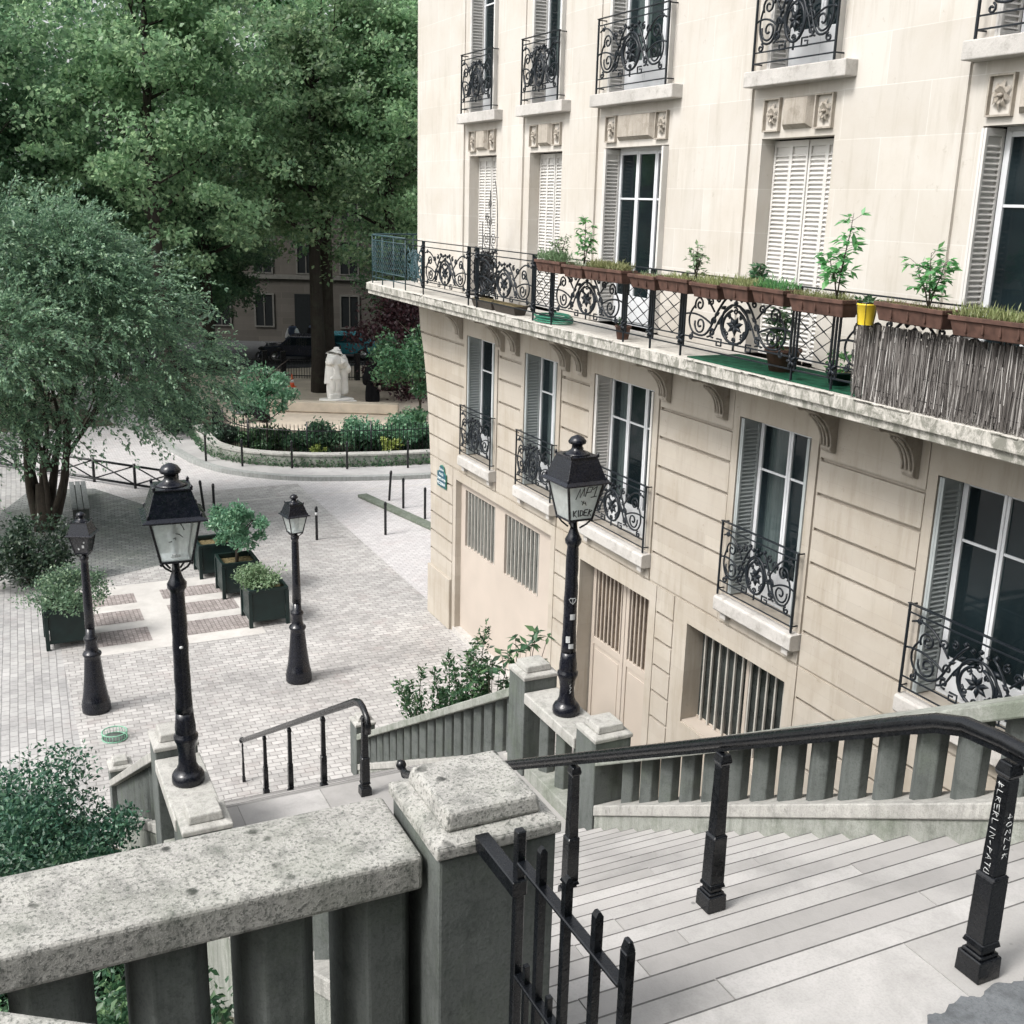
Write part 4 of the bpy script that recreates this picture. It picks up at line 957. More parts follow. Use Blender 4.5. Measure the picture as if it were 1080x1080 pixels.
# building shell (end wall, back, roof)
me=MB(); zsl=[0,3.2,4.2,5.2,5.9,6.3,7.07]
for a,b_ in zip(zsl[:-1],zsl[1:]): me.add([(FX,yend_lo(a),a),(19,yend_lo(a),a),(19,yend_lo(b_),b_),(FX,yend_lo(b_),b_)],[(0,1,2,3)])
me.add([(19,YB,0),(19,22.1,0),(19,23,14.8),(19,YB,14.8)],[(0,1,2,3)]); me.add([(FX,YB,0),(19,YB,0),(19,YB,14.8),(FX,YB,14.8)],[(0,1,2,3)])
bb(me,'side_walls',M['fac_lo'])
me=MB(); me.add([(FX,23,7.27),(19,23,7.27),(19,23,14.8),(FX,23,14.8)],[(0,1,2,3)]); bb(me,'upper_end_wall',M['fac_up'])
me=MB(); me.box(FX-.35,19.2,YB-.2,23.3,14.8,15.1); me.frus((FX+19)/2,(YB+23)/2,15.1,5.3,10.3,17,4.2,9.2); bb(me,'roof',plain('zinc_roof',(.16,.18,.20),.5,.3))
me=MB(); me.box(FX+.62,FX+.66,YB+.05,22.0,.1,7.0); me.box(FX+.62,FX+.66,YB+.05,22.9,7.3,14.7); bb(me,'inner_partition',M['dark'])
for q in ((FX-.06,FX+.1,20.89,22.16,0,1.15),(FX-.05,FX+.1,15.53,16.2,0,1.0),(FX-.05,FX+.1,12.54,12.97,0,1.0),(FX-.05,FX+.1,YB,9.79,0,1.0),(FX+.11,FX+6,22.1,22.20,0,1.14)):
    me=MB(); me.box(*q); bb(me,'plinth_course',M['fac_lo'],bevel=.015)
# balcony slab
me=MB(); SL=[(7.70,YB+.2),(7.70,23.5),(7.95,23.9),(11,23.9),(11,23.02),(8.72,23.02),(8.72,YB+.2)]
me.prism(SL,'z',7.12,7.26); SL2=[(7.74,YB+.2),(7.74,23.48),(7.98,23.86),(11,23.86),(11,23.0),(8.72,23.0),(8.72,YB+.2)]; me.prism(SL2,'z',7.03,7.12)
# broken, chipped top lip
for k in range(60):
    y=random.uniform(3,21); me.box(7.685,7.72,y,y+random.uniform(.08,.5),7.245,7.262+random.uniform(0,.012))
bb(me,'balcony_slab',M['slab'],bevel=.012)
# brackets
def bracket(yc,w=.17,d=.62,h=.62):
    me=MB(); prof=[(FX,7.03),(FX-d,7.03),(FX-d,6.92)]
    for k in range(9):
        a=k/8*PI/2; prof.append((FX-d+.03+ (d-.12)*math.sin(a)*1.0, 6.90-(h-.18)*(1-math.cos(a))))
    prof+=[(FX-.10,6.42),(FX-.07,6.38),(FX,6.36)]
    me.prism(prof,'y',yc-w/2,yc+w/2)
    for s_ in (-.055,0,.055):
        pts=[(FX-d+.02+(d-.12)*math.sin(a)*1.0-.012, yc+s_, 6.89-(h-.18)*(1-math.cos(a))) for a in [k/8*PI/2 for k in range(3,9)]]
        me.tube(pts,.018,5)
    bb(me,'bracket',M['carv'],bevel=.008,bseg=1)
for yc in (20.52,18.56,17.92,16.02,15.46,13.02,11.68,9.62,8.36,5.9): bracket(yc)
# sills
for a,b_ in LW:
    me=MB(); me.prism([(FX-.14,3.84),(FX-.16,3.86),(FX-.16,4.02),(FX-.14,4.045),(FX+.3,4.062),(FX+.3,3.83),(FX-.10,3.83)],'y',a-.14,b_+.07)
    for y in (a-.04,b_-.14): me.box(FX-.10,FX+.01,y,y+.12,3.74,3.835)
    bb(me,'window_sill',M['sill'],bevel=.008)
for a,b_ in UW:
    me=MB(); me.box(FX-.17,FX+.28,a-.30,b_+.19,10.415,10.59); bb(me,'window_sill',M['sill'],bevel=.012)
# carved lintels
def rosette(me,y,z,s):
    me.box(FX-.012,FX+.036,y-s,y+s,z-s*1.25,z-s*1.25+.018); me.box(FX-.012,FX+.036,y-s,y+s,z+s*1.25-.018,z+s*1.25)
    me.box(FX-.012,FX+.036,y-s,y-s+.018,z-s*1.25+.018,z+s*1.25-.018); me.box(FX-.012,FX+.036,y+s-.018,y+s,z-s*1.25+.018,z+s*1.25-.018)
    for k in range(8):
        a=k*PI/4+.2; r=s*.82; c_,s_=math.cos(a),math.sin(a)
        me.add([(FX+.03,y,z),(FX-.005,y+c_*r*.5-s_*r*.25,z+s_*r*.6+c_*r*.25),(FX+.02,y+c_*r,z+s_*r*1.15),(FX-.02,y+c_*r*.5+s_*r*.25,z+s_*r*.6-c_*r*.25)],[(0,1,2,3)])
    me.lathe([(.001,0),(.03,.01),(.03,.03),(.001,.04)],8,(FX+.0,y,z-.02))
for a,b_ in UW:
    w=b_-a; m_=(a+b_)/2; me=MB(); s=min(.15,w*.12)
    rosette(me,a+s+.03,10.10,s); rosette(me,b_-s-.03,10.10,s)
    y0,y1=a+2*s+.09,b_-2*s-.09
    me.frus(0,0,0,0,0,0,0,0) if False else None
    f=lambda e,x:[(x,y0+e,9.93+e),(x,y1-e,9.93+e),(x,y1-e,10.28-e*.3),(x,y0+e,10.28-e*.3)]
    A_,B_=f(0,FX+.034),f(.05,FX-.035); me.add(A_+B_,[(4,5,6,7),(0,1,5,4),(1,2,6,5),(2,3,7,6),(3,0,4,7)])
    bb(me,'carved_lintel',M['carv'])
# windows
def shutter_leaf(parent,P,mat,name='shutter'):
    """P(u,v,w): u across 0..W, v up 0..H, w out-of-plane"""
    (W,H,fn)=P; me=MB()
    def bx(u0,u1,v0,v1,w0,w1):
        me.hexa([fn(u0,v0,w0),fn(u1,v0,w0),fn(u1,v0,w1),fn(u0,v0,w1),fn(u0,v1,w0),fn(u1,v1,w0),fn(u1,v1,w1),fn(u0,v1,w1)])
    fr=.032
    bx(0,fr,0,H,0,.03); bx(W-fr,W,0,H,0,.03); bx(fr,W-fr,0,.07,0,.03); bx(fr,W-fr,H-.07,H,0,.03); bx(fr,W-fr,.0+.07,H-.07,.0,.004)
    v=.10; 
    while v<H-.12:
        me.hexa([fn(fr,v,.006),fn(W-fr,v,.006),fn(W-fr,v-.018,.030),fn(fr,v-.018,.030),fn(fr,v+.010,.006),fn(W-fr,v+.010,.006),fn(W-fr,v-.008,.030),fn(fr,v-.008,.030)]); v+=.052
    return me.build(name,mat,parent)
def window(a,b_,z0,z1,depth,style,shmat,frmat,bars=True,cur=()):
    w=b_-a; e=bpy.data.objects.new('window',None); link(e,BLD); e.location=BO
    X=FX+depth-.05
    if style=='closed':
        nl=4 if w<1.4 else 6; lw=w/nl
        for k in range(nl):
            tw=.02*(1 if k%2 else -1)
            shutter_leaf(e,(lw-.006,z1-z0-.02,lambda u,v,o_,k=k:(X-o_+(.012 if k%2 else 0),a+k*lw+u,z0+v)),shmat)
        return e
    sw=min(.28,depth-.05)
    # folded shutter stack on the far reveal, seen face on
    for q in range(2): shutter_leaf(e,(sw,z1-z0-.03,lambda u,v,o_,q=q:(FX+.005+u,b_-.012-q*.034-o_,z0+.01+v)),shmat)
    me=MB(); me.box(X-.30,X-.01,a+.004,a+.05,z0+.02,z1-.02); me.build('near_shutter',shmat,e)
    ya,yb=a+.05,b_-.085; f=.045
    for (u0,u1) in cur:
        n_=40; me=MB(); ys2=[ya+(yb-ya)*(u0+(u1-u0)*k/n_) for k in range(n_+1)]; xs2=[X+.17+.022*math.sin(k*1.15)+.008*math.sin(k*.37) for k in range(n_+1)]
        me.add([(x,y,z0+.03) for x,y in zip(xs2,ys2)]+[(x,y,z1-.05) for x,y in zip(xs2,ys2)],[(k,k+1,n_+2+k,n_+1+k) for k in range(n_)],True); me.build('curtain',M['curt'],e)
    me=MB(); me.box(X,X+.05,ya,ya+f,z0,z1); me.box(X,X+.05,yb-f,yb,z0,z1); me.box(X,X+.05,ya+f,yb-f,z1-f,z1); me.box(X,X+.05,ya+f,yb-f,z0,z0+.06)
    me.build('frame',frmat,e,bevel=.004,bseg=1)
    n=2 if w<1.5 else 3; W=(yb-ya-2*f)
    cuts=[ya+f+W*k/n for k in range(n+1)]
    for k in range(n):
        c0,c1=cuts[k],cuts[k+1]; st=.042; me=MB(); zz0,zz1=z0+.06,z1-f; kick=zz0+.38; tr=zz0+(zz1-zz0)*.72
        me.box(X-.02,X+.02,c0+.003,c0+st,zz0,zz1); me.box(X-.02,X+.02,c1-st,c1-.003,zz0,zz1); me.box(X-.018,X+.018,c0+st,c1-st,zz1-.05,zz1); me.box(X-.018,X+.018,c0+st,c1-st,zz0,kick); me.box(X-.012,X+.014,c0+st,c1-st,tr,tr+.028)
        me.build('casement',frmat,e,bevel=.003,bseg=1)
        g=MB(); g.add([(X+.006,c0+st,kick),(X+.006,c1-st,kick),(X+.006,c1-st,zz1-.05),(X+.006,c0+st,zz1-.05)],[(0,1,2,3)]); g.build('glass_pane',M['glass'],e)
    return e
LC=[[(.0,.3)],[(.55,1)],[(.0,.22),(.82,1)],[(.72,1)],[(0,.25)]]; UC=[[(.0,1)],[(.6,1)],[(0,.3),(.75,1)],[(.0,.35)],[(.1,.5)]]
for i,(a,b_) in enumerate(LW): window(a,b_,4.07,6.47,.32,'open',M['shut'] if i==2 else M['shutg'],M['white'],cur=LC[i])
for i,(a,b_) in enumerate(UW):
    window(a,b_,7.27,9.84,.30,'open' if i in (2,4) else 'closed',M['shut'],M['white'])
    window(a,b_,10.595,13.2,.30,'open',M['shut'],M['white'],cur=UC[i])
# ground floor: garage infill with two grilles
def bars(e,y0,y1,z0,z1,X,n,mat,r=.013):
    me=MB()
    for k in range(n):
        y=y0+(y1-y0)*(k+.5)/n; me.box(X-r,X+r,y-r,y+r,z0,z1)
    return me.build('bars',mat,e)
e=bpy.data.objects.new('walled_garage',None); link(e,BLD); e.location=BO; X=FX+.13
me=MB(); zz=[.12,2.02,3.24,3.42]; yy=[16.40,17.07,18.55,19.0,20.48,20.70]
for j in range(3):
    for i in range(5):
        if j==1 and i in (1,3): continue
        me.add([(X,yy[i],zz[j]),(X,yy[i],zz[j+1]),(X,yy[i+1],zz[j+1]),(X,yy[i+1],zz[j])],[(0,1,2,3)])
for (p,q) in ((17.07,18.55),(19.0,20.48)):
    for y in (p,q): me.add([(X,y,2.02),(X+.1,y,2.02),(X+.1,y,3.24),(X,y,3.24)],[(0,1,2,3)])
    for z in (2.02,3.24): me.add([(X,p,z),(X+.1,p,z),(X+.1,q,z),(X,q,z)],[(0,1,2,3)])
me.build('plaster_infill',M['plast'],e)
gl=plain('dusty_glass',(.15,.155,.145),.35,0,.4,.35,2.5)
for (p,q) in ((17.07,18.55),(19.0,20.48)):
    bars(e,p,q,2.02,3.24,X+.04,9,M['grillep'],.014)
    me=MB(); me.add([(X+.09,p,2.02),(X+.09,q,2.02),(X+.09,q,3.24),(X+.09,p,3.24)],[(0,1,2,3)]); me.build('dusty_pane',gl,e)
me=MB(); me.box(FX-.03,FX+.3,16.3,20.75,.0,.125); me.build('threshold',M['sill'],e)
# door
e=bpy.data.objects.new('double_door',None); link(e,BLD); e.location=BO; X=FX+.26
for (p,q) in ((13.20,14.22),(14.24,15.29)):
    me=MB(); f=.09
    me.box(X,X+.05,p,p+f,0.02,3.32); me.box(X,X+.05,q-f,q,0.02,3.32); me.box(X,X+.05,p+f,q-f,3.22,3.32); me.box(X,X+.05,p+f,q-f,1.83,1.95); me.box(X,X+.05,p+f,q-f,.02,.2)
    me.box(X+.02,X+.04,p+f,q-f,.2,1.83); me.box(X+.008,X+.03,p+f+.06,q-f-.06,.28,1.75)
    me.build('door_leaf',M['doorp'],e,bevel=.004,bseg=1)
    bars(e,p+f,q-f,1.95,3.22,X+.025,7,M['doorp'],.013)
    me=MB(); me.add([(X+.045,p+f,1.95),(X+.045,q-f,1.95),(X+.045,q-f,3.22),(X+.045,p+f,3.22)],[(0,1,2,3)]); me.build('door_pane',plain('brown_glass',(.10,.075,.055),.3,0,.4,.4,3) ,e)
# grille window
e=bpy.data.objects.new('grille_window',None); link(e,BLD); e.location=BO; X=FX+.28
bars(e,10.03,12.13,1.84,3.33,X-.02,12,M['grillep'],.014)
me=MB(); me.box(X,X+.03,10.01,12.17,1.8,1.86); me.box(X,X+.03,10.01,12.17,3.27,3.33); me.box(X,X+.03,11.06,11.12,1.86,3.27); me.build('frame',M['doorp'],e)
me=MB(); me.add([(X+.02,10.01,1.8),(X+.02,12.17,1.8),(X+.02,12.17,3.33),(X+.02,10.01,3.33)],[(0,1,2,3)]); me.build('glass_pane',plain('dark_window_glass',(.035,.04,.038),.15,0,.6,.5,3),e)
me=MB(); me.box(FX+.02,FX+.27,10.02,12.16,1.803,1.835); me.build('sill',M['doorp'],e)

# ---- ironwork
def spiral(cx,cy,r0,r1,a0,a1,n=22,ax=1,ay=1):
    return [(cx+ax*(r0+(r1-r0)*k/n)*math.cos(a0+(a1-a0)*k/n), cy+ay*(r0+(r1-r0)*k/n)*math.sin(a0+(a1-a0)*k/n)) for k in range(n+1)]
def bez(p0,p1,p2,p3,n=12):
    out=[]
    for k in range(n+1):
        t=k/n;u=1-t; out.append((u**3*p0[0]+3*u*u*t*p1[0]+3*u*t*t*p2[0]+t**3*p3[0],u**3*p0[1]+3*u*u*t*p1[1]+3*u*t*t*p2[1]+t**3*p3[1]))
    return out
def scrollwork(me,W,H,fn,r=.0128,key=True):
    """fn(u,v)->3d; u 0..W, v 0..H"""
    def T(pts,rr=r): me.tube([fn(u,v) for u,v in pts],rr,5)
    for m in (1,-1):
        X=lambda u: u*W if m==1 else (1-u)*W
        Y=lambda v: v*H
        mp=lambda P:[(X(u),Y(v)) for u,v in P]
        asp=W/H
        s1=[(.145+.10/asp*0+ (q[0])/asp,.68+q[1]) for q in spiral(0,0,.02,.125,PI*.2,PI*3.2)]
        s2=[(.16+q[0]/asp,.37+q[1]) for q in spiral(0,0,.02,.15,-PI*.2,-PI*3.1)]
        T(mp(s1)); T(mp(s2))
        T(mp(bez((.145-.125/asp*.9,.66),(.02,.5),(.03,.32),(.10,.22)))); T(mp(bez((.10,.22),(.30,.10),(.26,.55),(.42,.86))),r*1.15)
        T(mp(bez((.24,.20),(.34,.26),(.30,.50),(.46,.72))))
        T(mp([(.33+q[0]/asp,.80+q[1]) for q in spiral(0,0,.01,.06,0,PI*2.6,12)]))
        T(mp(bez((.02,.86),(.14,.98),(.22,.80),(.30,.60)))); T(mp([(.30+q[0]/asp,.46+q[1]) for q in spiral(0,0,.01,.07,PI,PI*3.2,12)])); T(mp([(.40+q[0]/asp,.33+q[1]) for q in spiral(0,0,.008,.05,0,PI*2.4,10)]),r*.8); T(mp([(.07+q[0]/asp,.90+q[1]) for q in spiral(0,0,.008,.05,0,PI*2.4,10)]),r*.8)
        T(mp([(.26+q[0]/asp,.74+q[1]) for q in spiral(0,0,.01,.075,PI*.5,PI*3.2,12)])); T(mp([(.29+q[0]/asp,.27+q[1]) for q in spiral(0,0,.01,.07,PI,PI*3.6,12)])); T(mp([(.07+q[0]/asp,.16+q[1]) for q in spiral(0,0,.01,.06,0,PI*2.4,10)])); T(mp(bez((.0,.5),(.10,.56),(.2,.5),(.28,.40))))
        T(mp(bez((.44,.20),(.36,.34),(.37,.56),(.47,.66))),r*1.4)
        if key:
            k=.06/asp if asp>1 else .05; a=.36; b=.10
            T(mp([(a-k,b+.10),(a+k,b+.10),(a+k,b),(a-k,b),(a-k,b+.06),(a,b+.06)]),r*.9)
        # leaf flourishes
        for (u,v,l) in ((.30,.55,.05),(.36,.66,.05),(.25,.30,.04)):
            p=fn(X(u),Y(v)); q=fn(X(u+.05),Y(v+l)); me.tube([p,tuple((a_+b_)/2 for a_,b_ in zip(p,q)),q],[.003,r*2.2,.003],5)
    for (cu,cv,rr,a0,sg) in ((.5,.66,.07,0,1),(.44,.58,.05,1,-1),(.56,.58,.05,2,1),(.43,.30,.055,3,1),(.57,.30,.055,0,-1),(.5,.22,.05,1,1),(.36,.46,.05,2,1),(.64,.46,.05,1,-1)):
        T([(W*cu+q[0]*H*.9,H*cv+q[1]*H*.9) for q in spiral(0,0,.008,rr,a0,a0+sg*PI*2.7,12)],r*.85)
    el=[(W*(.5+.13*math.cos(a)),H*(.46+.29*math.sin(a))) for a in [2*PI*k/20 for k in range(20)]]
    me.tube([fn(u,v) for u,v in el],r*1.3,5,closed=True)
    for k in range(7):
        a=2*PI*k/7+.3; c=(W*.5,H*.44); p=(W*(.5+.08*math.cos(a)),H*(.44+.15*math.sin(a))); mid=((c[0]+p[0])/2,(c[1]+p[1])/2)
        me.tube([fn(*c),fn(*mid),fn(*p)],[.004,r*2.4,.003],5)
    for (u,v) in ((.5,.86),(.45,.83),(.55,.83),(.40,.87),(.60,.87),(.5,.78)):
        p=fn(W*u,H*v); me.tube([(p[0],p[1],p[2]-.03),p,(p[0],p[1],p[2]+.03)],[.004,r*2.6,.004],5)
    T([(W*.5,H*.17),(W*.5,H*.07)]); 
def window_rail(a,b_,z0,z1,X,mat=None):
    W=b_-a; H=z1-z0; fn=lambda u,v:(X,b_-u,z0+v)
    e=bpy.data.objects.new('window_railing',None); link(e,BLD); e.location=BO; mat=mat or M['ironr']
    me=MB()
    me.box(X-.022,X+.022,a-.02,b_+.02,z1-.012,z1); 
    for z in (z1-.10,z0+.17,z0+.05): me.box(X-.008,X+.008,a,b_,z-.008,z+.008)
    for y in (a,b_):
        me.box(X-.012,X+.012,y-.012,y+.012,z0-.03,z1-.012)
        for z in (z1-.02,z0+.05): me.box(X+.01,FX+.02,y-.008,y+.008,z-.008,z+.008)
    me.build('rails',mat,e,bevel=.002,bseg=1)
    me=MB(); scrollwork(me,W-.04,(z1-.10)-(z0+.17)+.12,lambda u,v:(X,b_-.02-u,z0+.08+v)); me.build('scrollwork',mat,e)
for a,b_ in LW: window_rail(a-.08,b_+.05,4.09,5.085,FX-.11)
for a,b_ in UW: window_rail(a-.04,b_+.10,10.625,11.63,FX-.11)
# balcony railing
RX=7.80; ZB,ZT=7.26,8.27
e=bpy.data.objects.new('balcony_railing',None); link(e,BLD); e.location=BO
me=MB(); ys_=[YB+.3,21.30]
me.box(RX-.022,RX+.022,ys_[0],ys_[1],ZT-.014,ZT)
for z in (ZT-.11,ZB+.13,ZB+.26): me.box(RX-.008,RX+.008,ys_[0],ys_[1],z-.008,z+.008)
me.build('rails',M['ironr'],e)
PY=[20.30,18.10,17.73,15.56,14.94,12.84,12.17,11.47,9.36,8.73,6.65,6.02,3.9,3.3]
for y in PY:
    me=MB()
    for d in (-.05,.0,.05): me.box(RX-.011,RX+.011,y+d-.009,y+d+.009,ZB+(0 if d==0 else .13),ZT-.014)
    for z in (ZB+.22,ZT-.14):
        for k in range(5): 
            a=2*PI*k/5; me.tube([(RX-.02,y,z),(RX-.025,y+.05*math.cos(a),z+.05*math.sin(a)),(RX-.01,y+.085*math.cos(a),z+.085*math.sin(a))],[.012,.02,.004],5)
    me.build('post',M['ironr'],e)
scr=[(20.24,18.16),(17.67,15.62),(14.88,12.90),(11.41,9.42),(8.67,6.71),(5.96,3.96)]
lat=[(18.06,17.77),(15.50,15.0),(12.78,12.23),(12.11,11.53),(9.30,8.79),(6.59,6.08)]
for y1,y0 in scr:
    me=MB(); scrollwork(me,y1-y0,ZT-.11-ZB-.14,lambda u,v,y1=y1:(RX,y1-u,ZB+.14+v),.0125); me.build('scroll_panel',M['ironr'],e)
for y1,y0 in lat:
    me=MB(); w=y1-y0; n=max(1,round(w/.28)); z0,z1=ZB+.27,ZT-.12; H=z1-z0
    for k in range(n):
        ya,yb=y0+w*k/n,y0+w*(k+1)/n; nv=4
        for j in range(nv):
            za,zb=z0+H*j/nv,z0+H*(j+1)/nv; ym=(ya+yb)/2; zm=(za+zb)/2
            me.tube([(RX,ya,zm),(RX,ym,zb),(RX,yb,zm),(RX,ym,za)],.0085,4,closed=True,smooth=False)
    me.build('lattice_panel',M['ironr'],e)
# corner part of the balcony railing (jogs outward, verdigris)
e2=bpy.data.objects.new('corner_railing',None); link(e2,BLD); e2.location=BO
cp=[(7.80,21.30),(7.80,23.35),(8.03,23.8),(10.9,23.8)]
me=MB()
for z,r_ in ((ZT,.018),(ZT-.11,.01),(ZB+.13,.01),(ZB+.26,.01)): me.tube([(x,y,z) for x,y in cp],r_,6)
for x,y in cp[:3]+[(7.80,22.0),(7.80,22.7),(8.9,23.8),(9.9,23.8)]: me.tube([(x,y,ZB),(x,y,ZT)],.014,5)
me.build('rails',M['irong'],e2)
me=MB()
for (p,q) in zip(cp[:-1],cp[1:]):
    p,q=Vector(p),Vector(q); L=(q-p).length; n=max(2,round(L/.14))
    for k in range(n):
        for j in range(6):
            A_=p+(q-p)*(k/n);B_=p+(q-p)*((k+1)/n); m_=(A_+B_)/2; za=ZB+.27+.105*j; zb=za+.105; zm=(za+zb)/2
            me.tube([(A_.x,A_.y,zm),(m_.x,m_.y,zb),(B_.x,B_.y,zm),(m_.x,m_.y,za)],.007,4,closed=True,smooth=False)
me.build('lattice',M['irong'],e2)
me=MB(); scrollwork(me,21.2-20.36,ZT-.11-ZB-.14,lambda u,v:(RX,21.2-u,ZB+.14+v),.0125); me.build('scroll_panel',M['irong'],e)

# street sign on the corner
t=empty('street_sign',(FX-.02,21.42,3.30),0,'small arched blue enamel street sign on the building corner','sign')
P=[(-.24,-.22),(.24,-.22),(.24,.12)]+[(.24*math.cos(a) if False else .17*math.cos(a),.12+.16*math.sin(a)) for a in [PI*k/10 for k in range(11)]]+[(-.24,.12)]
P=[(-.25,-.22),(.25,-.22),(.25,.10),(.16,.12)]+[(.15*math.cos(PI*k/10),.13+.14*math.sin(PI*k/10)) for k in range(11)]+[(-.16,.12),(-.25,.10)]
MB().prism(P,'x',-.015,0).build('backing',M['signg'],t)
MB().prism([(a*.92,b_*.93) for a,b_ in P],'x',-.021,-.0155).build('plate',M['blue'],t)
def text(body,size,parent,loc,rot,mat,name='lettering',ext=.002):
    cu=bpy.data.curves.new(name,'FONT'); cu.body=body; cu.size=size; cu.align_x='CENTER'; cu.align_y='CENTER'; cu.extrude=ext
    tmp=bpy.data.objects.new('tmp_text',cu); COL.objects.link(tmp); dg=bpy.context.evaluated_depsgraph_get(); 
    me=bpy.data.meshes.new_from_object(tmp.evaluated_get(dg)); bpy.data.objects.remove(tmp)
    me.materials.clear(); me.materials.append(mat); o=link(bpy.data.objects.new(name,me),parent); o.location=loc; o.rotation_euler=rot; return o
rt=(PI/2,0,-PI/2)
text('18e Arrt',.075,t,(-.024,0,.17),rt,M['signw']); text('PLACE',.08,t,(-.024,0,.065),rt,M['signw']); text('CONSTANTIN',.075,t,(-.024,0,-.04),rt,M['signw']); text('PECQUEUR',.085,t,(-.024,0,-.14),rt,M['signw'])

# ------------------------------------------------------------------ things on the balcony
def trough(label,y0,y1,z=8.06,x=7.64,plantmat=None,n=500,h=.08,mat='terra'):
    L=y1-y0; t=empty('flower_trough',(x,(y0+y1)/2,z),0,label,'flower box','terracotta troughs hung along the balcony rail')
    t.location.z+=random.uniform(-.025,.012); t.rotation_euler=(random.uniform(-.015,.015),random.uniform(-.05,.05),random.uniform(-.012,.012)); me=MB(); a,b=.085,.115; hL=L/2-.022; H=.17
    me.hexa([(-a,-hL+.03,0),(a,-hL+.03,0),(a,hL-.03,0),(-a,hL-.03,0),(-b,-hL,H-.04),(b,-hL,H-.04),(b,hL,H-.04),(-b,hL,H-.04)])
    k=int(L/.18)
    for i in range(1,k): y=-hL+2*hL*i/k; me.box(-b-.002,-a-.01,y-.01,y+.01,.03,H-.04)
    me.build('trough',M[mat],t,bevel=.006,bseg=1)
    me=MB(); me.box(-b-.02,-b+.012,-hL-.01,hL+.01,H-.04,H); me.box(b-.012,b+.01,-hL-.01,hL+.01,H-.04,H); me.box(-b+.013,b-.013,-hL-.01,-hL+.015,H-.04,H); me.box(-b+.013,b-.013,hL-.015,hL+.01,H-.04,H)
    me.build('rim',M[mat],t,bevel=.004,bseg=1)
    MB().box(-b+.014,b-.014,-hL+.016,hL-.016,H-.035,H-.012).build('soil',M['soil'],t)
    if n:
        C=[(random.uniform(-b,b)*.95,random.uniform(-hL,hL)*.97,H-.02+abs(random.gauss(0,h*.4))) for _ in range(n)]
        leafmesh('grass_tufts',C,h,plantmat or M['leafl'],t,asp=.12,dirs=[(0,0,1.2)]*n)
    return t
moss=foliage('dry_moss_leaves',(.09,.12,.04),(.19,.21,.09),(.36,.36,.20),.3)
TR=[(14.22,15.04,'terracotta trough with a tuft of feathery green, farthest along the balcony rail',M['leafl'],500,.11),(13.58,14.18,'small terracotta trough second from the far end of the balcony row',M['leafl'],120,.06),
    (12.52,13.56,'terracotta trough full of low green grass below the wide shuttered window',moss,900,.08),(11.72,12.36,'plain reddish terracotta trough with bare soil just before the middle of the row',M['leafl'],60,.05),
    (11.02,11.70,'terracotta trough with dry moss, fifth from the far end',moss,300,.05),(10.40,10.98,'terracotta trough with sparse green shoots left of the sprouting pair',moss,400,.07),
    (9.86,10.38,'short terracotta trough crowded with green shoots',moss,420,.07),(9.26,9.84,'short terracotta trough with grass ending beside the lattice panel',M['leafg'],300,.08),
    (8.36,9.22,'long terracotta trough with the tall leafy sapling, left of the yellow bucket',moss,500,.05),(7.12,7.98,'terracotta trough holding the small maple-like plant, right of the yellow bucket',moss,200,.04),(5.95,7.08,'longest terracotta trough with overhanging dry grass at the right edge',moss,800,.08)]
for y0,y1,lb,pm,n_,h_ in TR: trough(lb,y0,y1,8.05,7.655,pm,n_,h_)
def sapling(label,loc,h,stems,nl,ls,mat,spread=.16,cat='plant',start=.3):
    t=empty('balcony_plant',loc,0,label,cat,'leafy plants growing on the balcony'); me=MB();P=[];D=[]
    for (dx,dy,hh) in stems:
        pts=[(0,0,0),(dx*.3,dy*.3,hh*.4),(dx*.8,dy*.8,hh*.75),(dx,dy,hh)]; me.tube(pts,[.008,.007,.005,.002],5)
        for k in range(nl):
            f=start+(1-start)*random.random(); q=[np.interp(f,[0,.4,.75,1],[p[i] for p in pts]) for i in range(3)]
            a=random.uniform(0,2*PI); r_=spread*random.uniform(.2,1)*(1.1-.5*f); e_=(q[0]+r_*math.cos(a),q[1]+r_*math.sin(a),q[2]+random.uniform(-.02,.06))
            me.tube([q,e_],.0022,3)
            for j in range(4): P.append(e_); D.append((math.cos(a)+random.gauss(0,.6),math.sin(a)+random.gauss(0,.6),-.2))
    me.build('stems',M['bark'],t); leafmesh('foliage',P,ls,mat,t,dirs=D,asp=.5,nrm_up=1.2); return t
zt=8.20
sapling('thin sapling with hanging green leaves in the second trough, before the open window',(7.66,13.75,zt),.62,[(0,0,.66),(.05,-.1,.45)],26,.085,M['leafg'],.14)
sapling('pale feathery plant rising from the farthest balcony trough',(7.66,14.45,zt),.4,[(0,.1,.34),(0,-.15,.42),(0,.2,.28)],22,.05,M['leafl'],.13)
sapling('small bushy plant with pale leaves at the middle of the balcony row',(7.66,11.05,zt-.05),.4,[(0,0,.46),(0,-.08,.36),(0,.08,.4)],16,.065,M['leafl'],.1)
sapling('dark green plant low against the closed shutters',(7.85,10.1,zt-.02),.3,[(0,0,.26),(0,.06,.2)],14,.085,M['leafb'],.08)
sapling('tall sapling leaning over with drooping green leaves, left of the yellow bucket',(7.66,8.62,zt),.8,[(0,-.12,.82),(0,.16,.42)],30,.10,M['leafg'],.15,start=.3)
sapling('small maple-like plant with dark stem right of the yellow bucket',(7.66,7.42,zt),.5,[(0,.05,.50),(0,.2,.40),(0,-.12,.42)],24,.085,M['leafg'],.13)
sapling('tall spindly plant with large palmate leaves at the right picture edge',(7.9,6.35,zt-.2),1.1,[(0,.02,1.15),(0,-.08,1.0)],13,.15,M['leafb'],.2,start=.35)
sapling('leafy pot plant standing on the balcony floor behind the lattice',(8.05,9.95,7.42),.6,[(0,0,.62),(.06,.1,.5),(0,-.12,.5)],26,.085,M['leafb'],.14)
